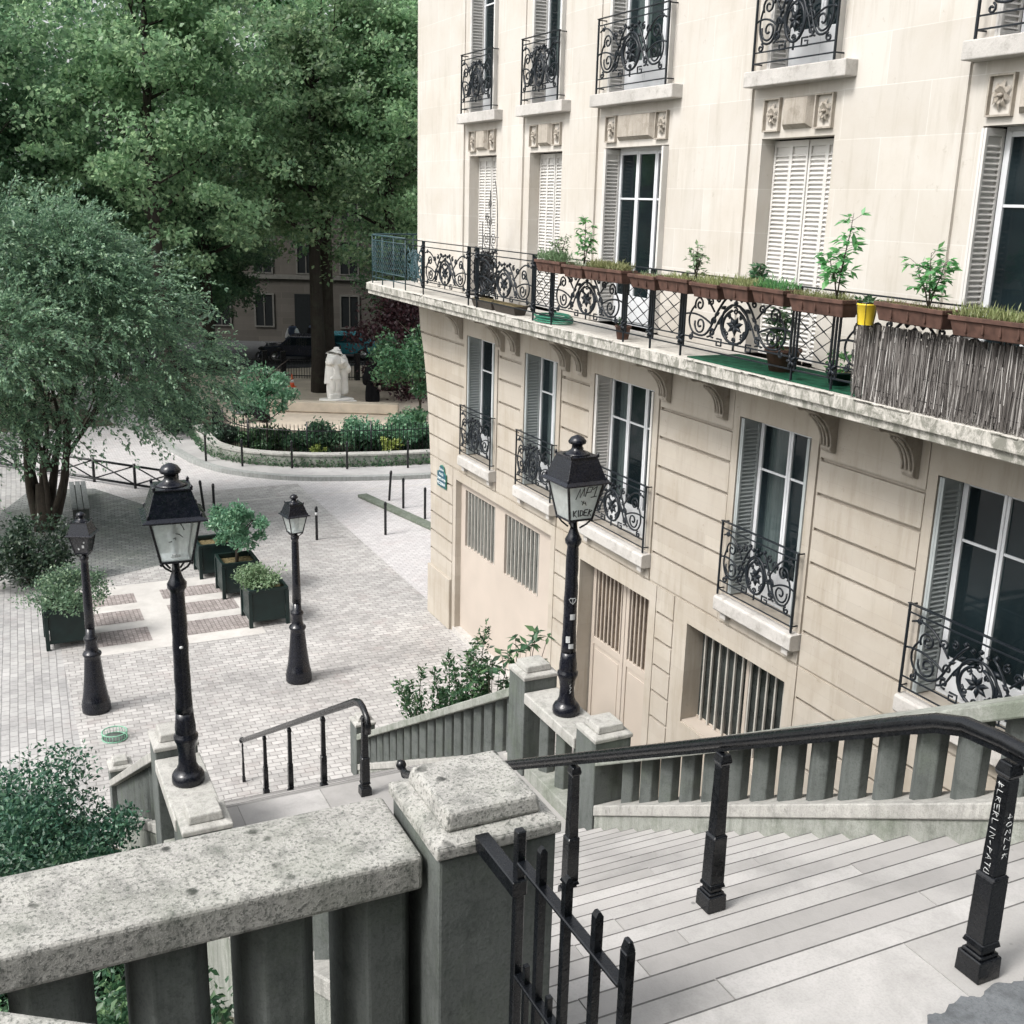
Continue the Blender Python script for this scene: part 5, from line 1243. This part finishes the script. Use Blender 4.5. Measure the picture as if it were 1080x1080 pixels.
# yellow bucket
t=empty('yellow_bucket',(7.62,8.14,8.0),0,'yellow bucket of small green leaves hooked on the balcony rail','bucket')
MB().lathe([(.072,0),(.098,.18),(.105,.185),(.105,.20),(.096,.20),(.092,.17)],20,cap=False).add([(.072*math.cos(2*PI*k/12),.072*math.sin(2*PI*k/12),.001) for k in range(12)],[tuple(range(12))]).build('bucket',M['yellow'],t)
me=MB(); me.lathe([(.107,.205),(.111,.21),(.107,.215)],20,cap=False)
for a in (20,100,160,220,280): me.tube([(.110*math.cos(R(a)),.110*math.sin(R(a)),.21),(.080*math.cos(R(a)),.080*math.sin(R(a)),-.01)],.003,4)
me.lathe([(.078,-.012),(.084,-.008),(.078,-.004)],16,cap=False); me.build('wire_holder',M['iron'],t)
C=[(random.gauss(0,.04),random.gauss(0,.04),.19+random.uniform(0,.05)) for _ in range(90)]; leafmesh('foliage',C,.06,M['leafb'],t)
# reed screen
t=empty('reed_screen',(7.74,5.6,ZB),0,'grey-brown reed screen tied to the outside of the balcony railing','screen')
rd,nt,b=newmat('reed'); g=nt.nodes.new('ShaderNodeNewGeometry'); nt.links.new(ramp(nt,g.outputs['Random Per Island'],[(0,(.03,.026,.024)),(.5,(.10,.09,.084)),(.88,(.19,.178,.168)),(1,(.50,.48,.46))]),b.inputs['Base Color']); b.inputs['Roughness'].default_value=.85
me=MB()
for k in range(3200):
    y=random.uniform(-2.6,2.76); x=random.uniform(-.022,.02); l=random.gauss(0,.03); z0=random.uniform(-.01,.1) if random.random()<.85 else random.uniform(.1,.4); z1=.74-random.random()**3*.25; w=random.uniform(.003,.006)
    me.tube([(x,y,z0),(x+random.gauss(0,.004),y+l*.6,(z0+z1)/2),(x,y+l,z1)],w,3,smooth=False)
me.build('reeds',rd,t)
me=MB()
for z in (.12,.32,.52,.68): me.tube([(-.02+.008*(k%2),-2.6+k*.1,z+random.uniform(-.004,.004)) for k in range(54)],.003,3)
me.build('wire',M['iron'],t)
me=MB(); me.box(7.78,7.80,8.5-0,8.52,7.3,7.4)
# mats, pots, hose, iron trellis
t=tag(MB().box(-.33,.45,-1.55,1.45,0,.012).build('balcony_mat',M['turf'],loc=(8.12,9.85,ZB+.003)),'dark green synthetic turf mat on the balcony floor','mat')
def pot(label,loc,r,h,mat='terra',fol=None,n=0,ls=.08,fr=.15):
    t=empty('plant_pot',loc,0,label,'plant pot','pots on the balcony floor')
    MB().lathe([(r*.7,0),(r*.95,h*.85),(r*1.05,h*.86),(r*1.05,h),(r*.92,h),(r*.88,h*.9),(.001,h*.9)],18).build('pot',M[mat],t)
    MB().lathe([(r*.87,h*.9),(.001,h*.93)],14,cap=False).build('soil',M['soil'],t)
    if fol:
        C,_=clumpcloud(n,(0,0,h+fr*.8),(fr,fr,fr),10,.4); leafmesh('foliage',C,ls,fol,t)
pot('small terracotta pot with a thin plant on the balcony floor below the open window',(7.95,13.1,ZB),.11,.19,fol=M['leafb'],n=60,ls=.05,fr=.07)
pot('wide terracotta pot on the green mat behind the scrollwork',(8.15,9.95,ZB+.01),.20,.26)
pot('low dark plastic pot with leaves behind the lattice',(8.1,8.95,ZB+.01),.14,.15,'green',M['leafg'],120,.06,.14)
for (y,lb) in ((17.55,'dark wooden trough on the balcony floor left of the green hose, farther one'),(16.65,'dark wooden trough on the balcony floor nearest the coiled green hose')):
    t=empty('floor_trough',(7.92,y,ZB),0,lb,'flower box','dark troughs on the balcony floor'); me=MB(); me.hexa([(-.09,-.38,0),(.09,-.38,0),(.09,.38,0),(-.09,.38,0),(-.13,-.42,.14),(.13,-.42,.14),(.13,.42,.14),(-.13,.42,.14)]); me.build('trough',plain('dark_wood',(.035,.028,.022),.7),t,bevel=.006,bseg=1)
    MB().box(-.11,.11,-.40,.40,.141,.15).build('soil',M['soil'],t)
t=empty('garden_hose',(8.0,15.25,ZB),0,'coil of green garden hose lying on the balcony floor','hose')
me=MB(); pts=[]
for k in range(150):
    a=k*.30; r_=.30+.05*math.sin(k*.13); pts.append((r_*.7*math.cos(a),r_*1.35*math.sin(a),.015+k*.0007))
me.tube(pts,.012,6); me.build('hose',M['hose'],t)
# decorative iron trellis panel
t=empty('iron_trellis',(8.25,18.0,ZB),0,'ornate dark iron trellis with pointed top leaning against the far windows','trellis')
def trel(dx,y0,hh,w):
    me=MB(); fn=lambda u,v:(dx,y0-u,v)
    for u in (0,w/2,w): me.tube([fn(u,0),fn(u,hh*(1 if u==w/2 else .72))],.009,5)
    for v in (.5,.95,hh*.6): me.tube([fn(-.06,v),fn(w+.06,v)],.007,4)
    for (cu,cv,rr) in ((w*.25,.72,.14),(w*.75,.72,.14),(w*.25,1.12,.13),(w*.75,1.12,.13),(w*.5,1.42,.12),(w*.5,1.72,.08),(w*.3,1.5,.07)):
        me.tube([fn(u,v) for u,v in spiral(cu,cv,.015,rr,0,PI*3.5)],.006,4)
    me.tube([fn(u,v) for u,v in bez((w,hh*.72),(w,hh*.9),(w*.9,hh*1.02),(w*.8,hh*1.08))],.007,4)
    return me
trel(0,.55,1.95,.62).build('scroll_panel',M['iron'],t)
me=MB(); scrollwork(me,1.0,.95,lambda u,v:(-.25,.35-u,v+.1),.014); scrollwork(me,.8,.9,lambda u,v:(-.18,.45-u,v+.12),.013); me.build('lower_panel',M['iron'],t)

# ------------------------------------------------------------------ people (skin-modifier bodies)
def body(name,parent,J,E,mat,rad,loc=(0,0,0),sub=2):
    me=bpy.data.meshes.new(name); names=list(J); me.from_pydata([J[k] for k in names],[(names.index(a),names.index(b_)) for a,b_ in E],[])
    me.materials.append(mat)
    o=link(bpy.data.objects.new(name,me),parent); o.location=loc
    md=o.modifiers.new('skin','SKIN'); sk=me.skin_vertices[0].data if me.skin_vertices else None
    if sk is None:
        bpy.context.view_layer.objects.active=o
        bm_=__import__('bmesh').new(); bm_.from_mesh(me); l=bm_.verts.layers.skin.verify(); bm_.verts.ensure_lookup_table()
        for i,k in enumerate(names): bm_.verts[i][l].radius=(rad[k],rad[k]) if not isinstance(rad[k],tuple) else rad[k]; bm_.verts[i][l].use_root=(i==0)
        bm_.to_mesh(me); bm_.free()
    s=o.modifiers.new('sub','SUBSURF'); s.levels=sub; s.render_levels=sub
    return o
def person(label,loc,rz,pose,top,legs,hairm,sc=1.0,group=None,skirt=False):
    t=empty('person',loc,rz,label,'person',group); t.scale=(sc,sc,sc)
    J={'pel':(0,0,.95),'bel':(0,0,1.08),'che':(0,0,1.28),'nec':(0,0,1.46),'hea':(0,-.01,1.60),'crn':(0,0,1.70)}
    for s,n in ((-1,'L'),(1,'R')):
        J.update({n+'hip':(s*.09,0,.90),n+'kne':(s*.10,-.02,.50),n+'ank':(s*.10,.02,.09),n+'toe':(s*.11,-.14,.04),
                  n+'sho':(s*.18,0,1.38),n+'elb':(s*.24,.03,1.10),n+'wri':(s*.22,-.10,.88),n+'han':(s*.21,-.15,.80)})
    if pose=='sit':
        J.update({'pel':(0,0,.50),'bel':(0,.05,.62),'che':(0,.10,.82),'nec':(0,.13,1.0),'hea':(0,.12,1.13),'crn':(0,.12,1.23)})
        for s,n in ((-1,'L'),(1,'R')):
            J.update({n+'hip':(s*.09,-.02,.50),n+'kne':(s*.10,-.42,.56),n+'ank':(s*.10,-.82,.22),n+'toe':(s*.10,-.95,.30),
                      n+'sho':(s*.18,.10,.93),n+'elb':(s*.24,0,.70),n+'wri':(s*.14,-.2,.64),n+'han':(s*.10,-.28,.62)})
    if isinstance(pose,dict): J.update(pose)
    E=[('pel','bel'),('bel','che'),('che','nec'),('nec','hea'),('hea','crn')]
    for n in 'LR': E+=[('pel',n+'hip'),(n+'hip',n+'kne'),(n+'kne',n+'ank'),(n+'ank',n+'toe'),('che',n+'sho'),(n+'sho',n+'elb'),(n+'elb',n+'wri'),(n+'wri',n+'han')]
    rad={'pel':(.15,.11),'bel':(.14,.10),'che':(.16,.11),'nec':.055,'hea':(.085,.10),'crn':(.06,.07)}
    for n in 'LR': rad.update({n+'hip':.085,n+'kne':.058,n+'ank':.04,n+'toe':.035,n+'sho':.06,n+'elb':.043,n+'wri':.03,n+'han':.035})
    body('body',t,J,E,legs,rad)
    # clothing on the trunk and arms
    JT={k:J[k] for k in ('bel','pel','che','Lsho','Rsho','Lelb','Relb','Lwri','Rwri')}; JT['pel']=tuple(np.array(J['pel'])-np.array((0,0,.05)))
    rt_={'pel':(.175,.13),'bel':(.16,.12),'che':(.18,.13),'Lsho':.075,'Rsho':.075,'Lelb':.058,'Relb':.058,'Lwri':.042,'Rwri':.042}
    body('jacket',t,JT,[('bel','pel'),('bel','che'),('che','Lsho'),('che','Rsho'),('Lsho','Lelb'),('Rsho','Relb'),('Lelb','Lwri'),('Relb','Rwri')],top,rt_)
    h=Vector(J['hea']); me=MB()
    me.lathe([(.001,-.10),(.05,-.095),(.072,-.06),(.086,0),(.088,.05),(.07,.09),(.04,.112),(.001,.118)],14,(h.x,h.y,h.z+.02))
    me.tube([(h.x,h.y-.08,h.z+.03),(h.x,h.y-.112,h.z+.0),(h.x,h.y-.08,h.z-.01)],[.006,.016,.006],6)
    for s in (-1,1): me.lathe([(.002,-.03),(.014,-.01),(.014,.01),(.002,.03)],6,(h.x+s*.088,h.y,h.z+.01))
    me.build('face',M['skin'],t)
    me=MB()
    for s in (-1,1): me.lathe([(.001,-.008),(.010,0),(.001,.008)],6,(h.x+s*.032,h.y-.082,h.z+.035))
    me.tube([(h.x-.025,h.y-.080,h.z-.035),(h.x,h.y-.086,h.z-.038),(h.x+.025,h.y-.080,h.z-.035)],.005,4); me.build('facial_features',M['hair'],t)
    me=MB(); me.lathe([(.09,-.02),(.096,.04),(.082,.09),(.05,.125),(.001,.135)],14,(h.x,h.y+.014,h.z+.02)); me.build('hair',hairm,t)
    for n in ('L','R'):
        w=Vector(J[n+'han']); d=(w-Vector(J[n+'wri'])).normalized(); me=MB(); sd=d.cross(Vector((0,0,1)) if abs(d.z)<.9 else Vector((1,0,0))).normalized()
        me.tube([w-d*.05,w-d*.01,w+d*.03],[.026,.036,.034],8)
        for k in range(4):
            o_=sd*(.027-.018*k); me.tube([w+o_+d*.02,w+o_+d*.06,w+o_+d*(.085+.008*(k in(1,2)))+Vector((0,0,-.012))],[.010,.009,.006],5)
        me.tube([w+sd*.03-d*.02,w+sd*.055+d*.02,w+sd*.05+d*.045],[.011,.010,.007],5); me.build('hand',M['skin'],t)
    return t
person('person dressed in black standing on the sand right of the statue with back turned',(15.75,47.3,.16),R(160),{},M['black'],M['black'],M['hair'])
tb=empty('park_bench',(9.45,44.6,.16),R(55),'dark bench on the sand at the left edge of the park','bench')
me=MB()
for k in range(4): me.box(-.75,.75,-.20+k*.11,-.11+k*.11,.42,.45)
me.build('seat',M['wood'],tb)
me=MB()
for k in range(3): me.box(-.75,.75,.24,.27,.52+k*.12,.61+k*.12)
me.build('backrest',M['wood'],tb)
for s in (-.6,.6):
    me=MB(); me.box(s-.03,s+.03,-.18,-.13,0,.42); me.box(s-.03,s+.03,.2,.25,0,.85); me.box(s-.025,s+.025,-.18,.24,.36,.415); me.build('leg',M['iron'],tb)
person('person in dark clothes reclining on the park bench with legs stretched out',(9.45,44.55,.13),R(55),'sit',M['black'],M['black'],M['hair'])
person('person in a white shirt standing by the doorway across the far street',(16.3,63.3,.1),R(150),{},M['shirtw'],M['jeans'],M['hair'],group=None)
person('person in dark clothes beside the parked cars on the far street',(17.5,63.3,.1),R(200),{},M['black'],M['jeans'],M['hair'],group=None)
# traffic cone
t=empty('traffic_cone',(13.35,52.2,.16),0,'small orange traffic cone on the sand beside the plane tree trunk','traffic cone')
MB().box(-.17,.17,-.17,.17,0,.04).build('base',M['orange'],t,bevel=.01); MB().lathe([(.12,.04),(.09,.22),(.088,.221)],14).build('lower_cone',M['orange'],t)
MB().lathe([(.089,.222),(.068,.36)],14).build('white_band',M['shirtw'],t); MB().lathe([(.067,.361),(.02,.62),(.015,.63)],14).build('cone_tip',M['orange'],t)
# statue of a couple
t=empty('marble_statue',(13.75,46.2,-.52),R(20),'white marble statue of an embracing couple, one wearing a cape, on its plinth','statue')
MB().box(-.72,.72,-.5,.5,0,1.02).build('pedestal',M['statue'],t,bevel=.02); MB().box(-.62,.62,-.42,.42,1.022,1.12).build('base_slab',M['statue'],t,bevel=.02)
J={'pel':(-.12,0,1.15),'bel':(-.12,0,1.33),'che':(-.11,0,1.58),'nec':(-.05,0,1.82),'hea':(0,-.03,1.98),'crn':(.02,-.02,2.10),'lk':(-.24,0,.62),'la':(-.22,.03,.1),'lt':(-.24,-.16,.04),'rk':(-.03,-.05,.62),'ra':(-.05,.0,.1),'rt':(-.04,-.18,.04),
   'ls':(-.34,0,1.72),'le':(-.42,-.10,1.42),'rs':(.10,-.02,1.72),'re':(.28,-.14,1.5),'rh':(.42,-.1,1.42)}
E=[('pel','bel'),('bel','che'),('che','nec'),('nec','hea'),('hea','crn'),('pel','lk'),('lk','la'),('la','lt'),('pel','rk'),('rk','ra'),('ra','rt'),('che','ls'),('ls','le'),('che','rs'),('rs','re'),('re','rh')]
body('caped_man',t,J,E,M['statue'],{'pel':(.19,.14),'bel':(.18,.14),'che':(.22,.16),'nec':.10,'hea':(.17,.18),'crn':.14,'lk':.085,'la':.06,'lt':.05,'rk':.085,'ra':.06,'rt':.05,'ls':.09,'le':.07,'rs':.08,'re':.06,'rh':.045},(0,0,1.12))
J={'pel':(.34,.02,1.0),'bel':(.34,.02,1.22),'che':(.31,.0,1.42),'nec':(.27,-.02,1.62),'hea':(.22,-.04,1.76),'crn':(.20,-.03,1.86),'sk':(.36,.02,.6),'hm':(.38,.02,.1),'ls':(.16,-.04,1.52),'le':(.05,-.18,1.34),'rs':(.44,.0,1.50),'re':(.50,-.12,1.24),'rh':(.34,-.2,1.18)}
E=[('pel','bel'),('bel','che'),('che','nec'),('nec','hea'),('hea','crn'),('pel','sk'),('sk','hm'),('che','ls'),('ls','le'),('che','rs'),('rs','re'),('re','rh')]
body('embracing_woman',t,J,E,M['statue'],{'pel':(.18,.15),'bel':(.12,.10),'che':(.15,.12),'nec':.08,'hea':(.15,.16),'crn':.12,'sk':(.19,.18),'hm':(.24,.24),'ls':.06,'le':.05,'rs':.06,'re':.048,'rh':.04},(0,0,1.12))
me=MB(); n=22
for j,(z,rx,ry,cx) in enumerate([(2.93,.10,.10,-.06),(2.86,.22,.16,-.10),(2.75,.31,.20,-.13),(2.3,.35,.24,-.15),(1.95,.37,.25,-.16),(1.80,.38,.26,-.16)]):
    for k in range(n):
        a=2*PI*k/n; f=1+.05*math.sin(k*2.2)*(j/3); me.v.append((cx+rx*f*math.cos(a),.05+ry*f*math.sin(a),z+.03*math.sin(k*1.7)*(j>4)))
me.f=[(j*n+k,j*n+(k+1)%n,(j+1)*n+(k+1)%n,(j+1)*n+k) for j in range(5) for k in range(n)]; me.sm=[True]*len(me.f); me.mi=[0]*len(me.f)
me.build('cape',M['statue'],t)
for nm,(x,y,z),r_ in (('bearded_head',(.0,-.05,3.17),.125),('bowed_head',(.22,-.06,2.93),.105)):
    me=MB(); me.lathe([(.001,-1.15*r_),(.6*r_,-.95*r_),(.95*r_,-.2*r_),(1.0*r_,.3*r_),(.75*r_,.9*r_),(.3*r_,1.15*r_),(.001,1.2*r_)],14,(x,y,z)); me.tube([(x,y-r_*.8,z+.03),(x,y-r_*1.25,z-.01),(x,y-r_*.9,z-.03)],[.01,.025,.01],6); me.tube([(x,y+.02,z-.9*r_),(x-.02,y+.04,z-2.0*r_)],[.07,.09],8); me.build(nm,M['statue'],t)
MB().lathe([(.19,3.20),(.20,3.22),(.13,3.25),(.115,3.33),(.001,3.35)],16,(0,-.05,0)).build('hat',M['statue'],t)
t=empty('monument_wall',(13.0,45.6,0),0,'long cream stone basin wall in front of the statue','wall')
def obb(me,p,q,w,z0,z1):
    p,q=Vector((*p,0)),Vector((*q,0)); d=(q-p).normalized(); nn=Vector((-d.y,d.x,0))*w/2
    me.hexa([(v.x,v.y,z0) for v in (p-nn,q-nn,q+nn,p+nn)]+[(v.x,v.y,z1) for v in (p-nn,q-nn,q+nn,p+nn)])
me=MB(); obb(me,(10.2-13,46.8-45.6),(15.8-13,44.0-45.6),.5,.20,.62); me.build('upper_slab',M['monu'],t,bevel=.03)
me=MB(); obb(me,(10.4-13,46.7-45.6),(15.5-13,44.15-45.6),.36,0,.20); me.build('lower_wall',M['monu'],t)
# rustic cross-braced barrier on the left
t=empty('cross_braced_barrier',(2.6,37.4,0),0,'long dark iron barrier with X-shaped braces beyond the bushy tree','barrier')
p0,p1=Vector((-2.6,43.3,0))-Vector((2.6,37.4,0)),Vector((5.1,34.3,0))-Vector((2.6,37.4,0)); d=p1-p0
me=MB()
for z in (.12,.72): me.tube([p0+Vector((0,0,z)),p1+Vector((0,0,z))],.04,6)
me.build('rail',M['iron'],t); nseg=7
for k in range(nseg+1):
    q=p0+d*k/nseg; MB().tube([q,q+Vector((0,0,.8))],.045,6).build('post',M['iron'],t)
me=MB()
for k in range(nseg):
    a,b_=p0+d*k/nseg,p0+d*(k+1)/nseg; me.tube([a+Vector((0,0,.12)),b_+Vector((0,0,.72))],.025,5); me.tube([a+Vector((0,0,.72)),b_+Vector((0,0,.12))],.025,5)
me.build('cross_braces',M['iron'],t)
# bench on the setts
t=empty('slatted_bench',(2.2,33.7,0),R(-3),'long grey slatted bench beyond the bushy tree trunk','bench')
me=MB()
for k in range(3): me.box(-.24+k*.165,-.10+k*.165,-1.6,1.6,.40,.45)
me.build('seat',M['wood'],t,bevel=.006,bseg=1)
for y in (-1.3,0,1.3): MB().box(-.22,.22,y-.05,y+.05,0,.40).build('leg',M['conc'],t,bevel=.008,bseg=1)
# manhole / green ring basket near the garden wall
t=empty('green_ring_basket',(1.45,18.4,0),0,'low round pale green wire ring on the paving beyond the garden bush','basket')
me=MB()
for z in (.02,.2): me.tube([(.33*math.cos(2*PI*k/24),.33*math.sin(2*PI*k/24),z) for k in range(24)],.018,5,closed=True)
for k in range(24): a=2*PI*k/24; me.tube([(.33*math.cos(a),.33*math.sin(a),.02),(.33*math.cos(a),.33*math.sin(a),.2)],.01,4)
me.build('wire_ring',plain('pale_green_paint',(.22,.45,.32),.5),t); MB().lathe([(.30,.02),(.30,.03),(.001,.035)],20).build('lid',M['conc'],t); t.scale=(.62,.62,.62)

# parked vehicles and far fence, far building
def car(label,loc,rz,mat,h=1.45,L=4.2):
    t=empty('parked_car',loc,rz,label,'car','cars parked on the far street'); a=L/2
    side=[(-a,.35),(-a,.78),(-a+.15,.86),(-a+.95,.95),(-a+1.55,h),(a-1.2,h),(a-.35,.98),(a,.90),(a,.35)]
    MB().prism(side,'y',-.85,.85).build('body',mat,t,bevel=.07)
    g=MB(); gl=[(-a+1.15,.98),(-a+1.62,h-.08),(a-1.28,h-.08),(a-.62,.98)]; g.prism(gl,'y',-.862,.862); g.build('windows',M['glass'],t)
    for x in (-a+.75,a-.75):
        for s in (-.80,.80):
            w=bpy.data.objects.new('wheel',None); link(w,t); w.location=(x,s,.32); w.rotation_euler=(PI/2,0,0)
            MB().lathe([(.2,-.1),(.32,-.1),(.33,0),(.32,.1),(.2,.1)],18).build('tyre',M['tyre'],w); MB().lathe([(.001,-.105),(.2,-.108),(.2,.108),(.001,.105)],14).build('rim',M['chrome'],w)
    for s in (-.6,.6): MB().box(-a-.02,-a+.06,s-.14,s+.14,.66,.78).build('headlight',M['chrome'],t); MB().box(a-.05,a+.015,s-.12,s+.12,.68,.82).build('tail_light',M['orange'],t)
car('dark blue car parked across the street left of the plane tree trunk',(16.2,61.0,.1),R(-22),M['carp'])
car('turquoise car partly hidden behind the plane tree trunk',(18.6,61.6,.1),R(-22),M['cart'])
def moto(label,loc,rz):
    t=empty('motorcycle',loc,rz,label,'motorcycle','motorcycles parked on the far street')
    for x in (-.65,.65): MB().tube([(x+.28*math.cos(2*PI*k/18),0,.32+.28*math.sin(2*PI*k/18)) for k in range(18)],.05,6,closed=True).build('wheel',M['tyre'],t)
    me=MB(); me.tube([(-.65,0,.32),(-.25,0,.62),(.25,0,.70),(.48,0,.98)],[.04,.09,.12,.03],8); me.tube([(.65,0,.32),(.48,0,1.0)],.03,6); me.tube([(-.1,0,.4),(.2,0,.42)],.14,8); me.build('frame',M['carp'],t)
    MB().tube([(-.55,0,.80),(-.25,0,.78),(0,0,.80)],[.05,.12,.06],8).build('saddle',M['tyre'],t); MB().tube([(.44,-.33,1.03),(.5,0,1.0),(.44,.33,1.03)],.018,6).build('handlebar',M['chrome'],t); MB().lathe([(.02,0),(.08,.03),(.08,.10),(.02,.12)],10,(.62,0,.82)).build('headlight',M['chrome'],t)
moto('motorcycle parked before the dark doorway',(14.9,60.6,.1),R(60)); moto('motorcycle beside the dark blue parked car, just left of it',(14.1,61.2,.1),R(50))
t=empty('far_park_railing',(0,0,0),0,'black railing along the back of the park sand before the parked cars','fence'); me=MB()
a,b_=Vector((4,60.2,0)),Vector((24,49.5,0)); d=(b_-a); 
for k in range(170): q=a+d*k/170; me.tube([(q.x,q.y,.1),(q.x,q.y,1.15)],.016,4)
me.build('pickets',M['iron'],t); me=MB()
for z in (.3,1.05): me.tube([(a.x,a.y,z),(b_.x,b_.y,z)],.03,4)
me.build('rail',M['iron'],t)
for k in (0,30,60,75,82,110,140,170): q=a+d*k/170; MB().box(q.x-.12,q.x+.12,q.y-.12,q.y+.12,.1,1.5).build('fence_post',M['iron'],t)
def far_house(label,loc,rz,L,h,mat,door=True,seed=1):
    r_=random.Random(seed); t=empty('far_building',loc,rz,label,'building','buildings behind the park'); 
    MB().box(-L/2,L/2,0,8,0,h).build('wall',mat,t); me=MB(); me.box(-L/2-.2,L/2+.2,-.25,8.2,h,h+.35); me.frus(0,4,h+.35,L/2,4.1,h+2.4,L/2-.8,2.6); me.build('roof',M['asph'],t)
    me=MB(); me.box(-L/2,L/2,-.12,0,4.0,4.25); me.build('string_course',M['trimd'],t)
    nx=int(L/2.6)
    for i in range(nx):
        x=-L/2+L*(i+.5)/nx
        for j in range(int((h-1)/3.2)):
            z=1.0+j*3.3
            if j==0 and i==nx//2 and door:
                w=MB(); w.box(x-.75,x+.75,-.14,.05,0,3.1); o=w.build('door',M['dark'],t); continue
            w=MB(); w.box(x-.62,x-.52,-.07,.04,z,z+2.1); w.box(x+.52,x+.62,-.07,.04,z,z+2.1); w.box(x-.52,x+.52,-.07,.04,z+2.0,z+2.1); w.box(x-.52,x+.52,-.07,.04,z,z+.08); w.box(x-.03,x+.03,-.06,.04,z+.08,z+2.0); o=w.build('window',M['trimd'],t)
            MB().box(x-.52,x+.52,-.03,.02,z+.08,z+2.0).build('pane',M['dark'],o)
M['trimd']=plain('dark_shaded_trim',(.09,.088,.08),.8)  # trim darkened with the walls, tree shade put into its colour
fm=facademat('far_stone_shaded',(.065,.06,.054),(.085,.078,.07),1.2,.4,.01,(.10,.09,.08),.3)  # stone colour lowered to carry the deep shade under the park trees
far_house('stone apartment house with a dark doorway glimpsed under the park trees',(17.5,69.5,0),R(-24),16,11,fm,True,2)
far_house('stone apartment house behind the left part of the park',(2,77,0),R(-12),18,9,fm,False,3)
far_house('stone apartment house glimpsed to the right of the statue beyond the park',(33,60.5,0),R(-32),16,11,fm,False,4)

far_house('unseen stone house added behind the viewer to block sky light',(4,-9,5),R(180),34,15,fm,False,5)  # added out of view to darken the faces turned towards the camera
tcopy(Dd,'unseen low-crowned tree added behind the viewer to block light, left side',(-4.5,-4.8,5.5),.4,.85)  # both trees here are added out of view, keeping light off near walls
tcopy(Dd,'unseen low-crowned tree added behind the viewer to block light, right side',(2.5,-5.6,5.8),2.4,.85)
sheet('upper_street',-40,60,-60,-3.05,5.9,M['asph'])
# ------------------------------------------------------------------ camera, light, world
cd=bpy.data.cameras.new('camera'); cam=bpy.data.objects.new('camera',cd); link(cam); S.camera=cam
Rm=[[0.90296034,-0.09401233,0.41931409],[-0.42896727,-0.25507509,0.86655859],[0.02548938,-0.96234006,-0.2706509]]
cam.matrix_world=Matrix([[Rm[i][0],-Rm[i][1],-Rm[i][2],(0,0,9.05)[i]] for i in range(3)]+[[0,0,0,1]])
cd.sensor_width=36; cd.lens=1168/1080*36; cd.clip_start=.05; cd.clip_end=900
SUN_EL,SUN_AZ=50,262   # azimuth measured clockwise from +Y
W=bpy.data.worlds.new('World'); S.world=W; W.use_nodes=True; nt=W.node_tree; bg=nt.nodes['Background']
sk=nt.nodes.new('ShaderNodeTexSky'); sk.sky_type='NISHITA'; sk.sun_disc=False; sk.sun_elevation=R(SUN_EL); sk.sun_rotation=R(SUN_AZ); sk.air_density=1.3; sk.dust_density=4; sk.ozone_density=1
hs=nt.nodes.new('ShaderNodeHueSaturation'); hs.inputs['Saturation'].default_value=.22; hs.inputs['Value'].default_value=1.0
nt.links.new(sk.outputs[0],hs.inputs['Color']); nt.links.new(hs.outputs[0],bg.inputs[0]); bg.inputs[1].default_value=.145
ld=bpy.data.lights.new('sun','SUN'); ld.energy=1.5; ld.angle=R(14); ld.color=(1,.97,.93); lo=bpy.data.objects.new('sun',ld); link(lo)
az=R(SUN_AZ); el=R(SUN_EL); dirn=Vector((math.sin(az)*math.cos(el),math.cos(az)*math.cos(el),math.sin(el))); lo.rotation_euler=dirn.to_track_quat('Z','Y').to_euler()
S.view_settings.view_transform='Standard'; S.view_settings.look='None'; S.view_settings.gamma=1; S.view_settings.exposure=.88
S.render.engine='CYCLES'; S.cycles.use_denoising=True; S.cycles.max_bounces=8; S.cycles.transparent_max_bounces=12
S.cycles.sample_clamp_indirect=6
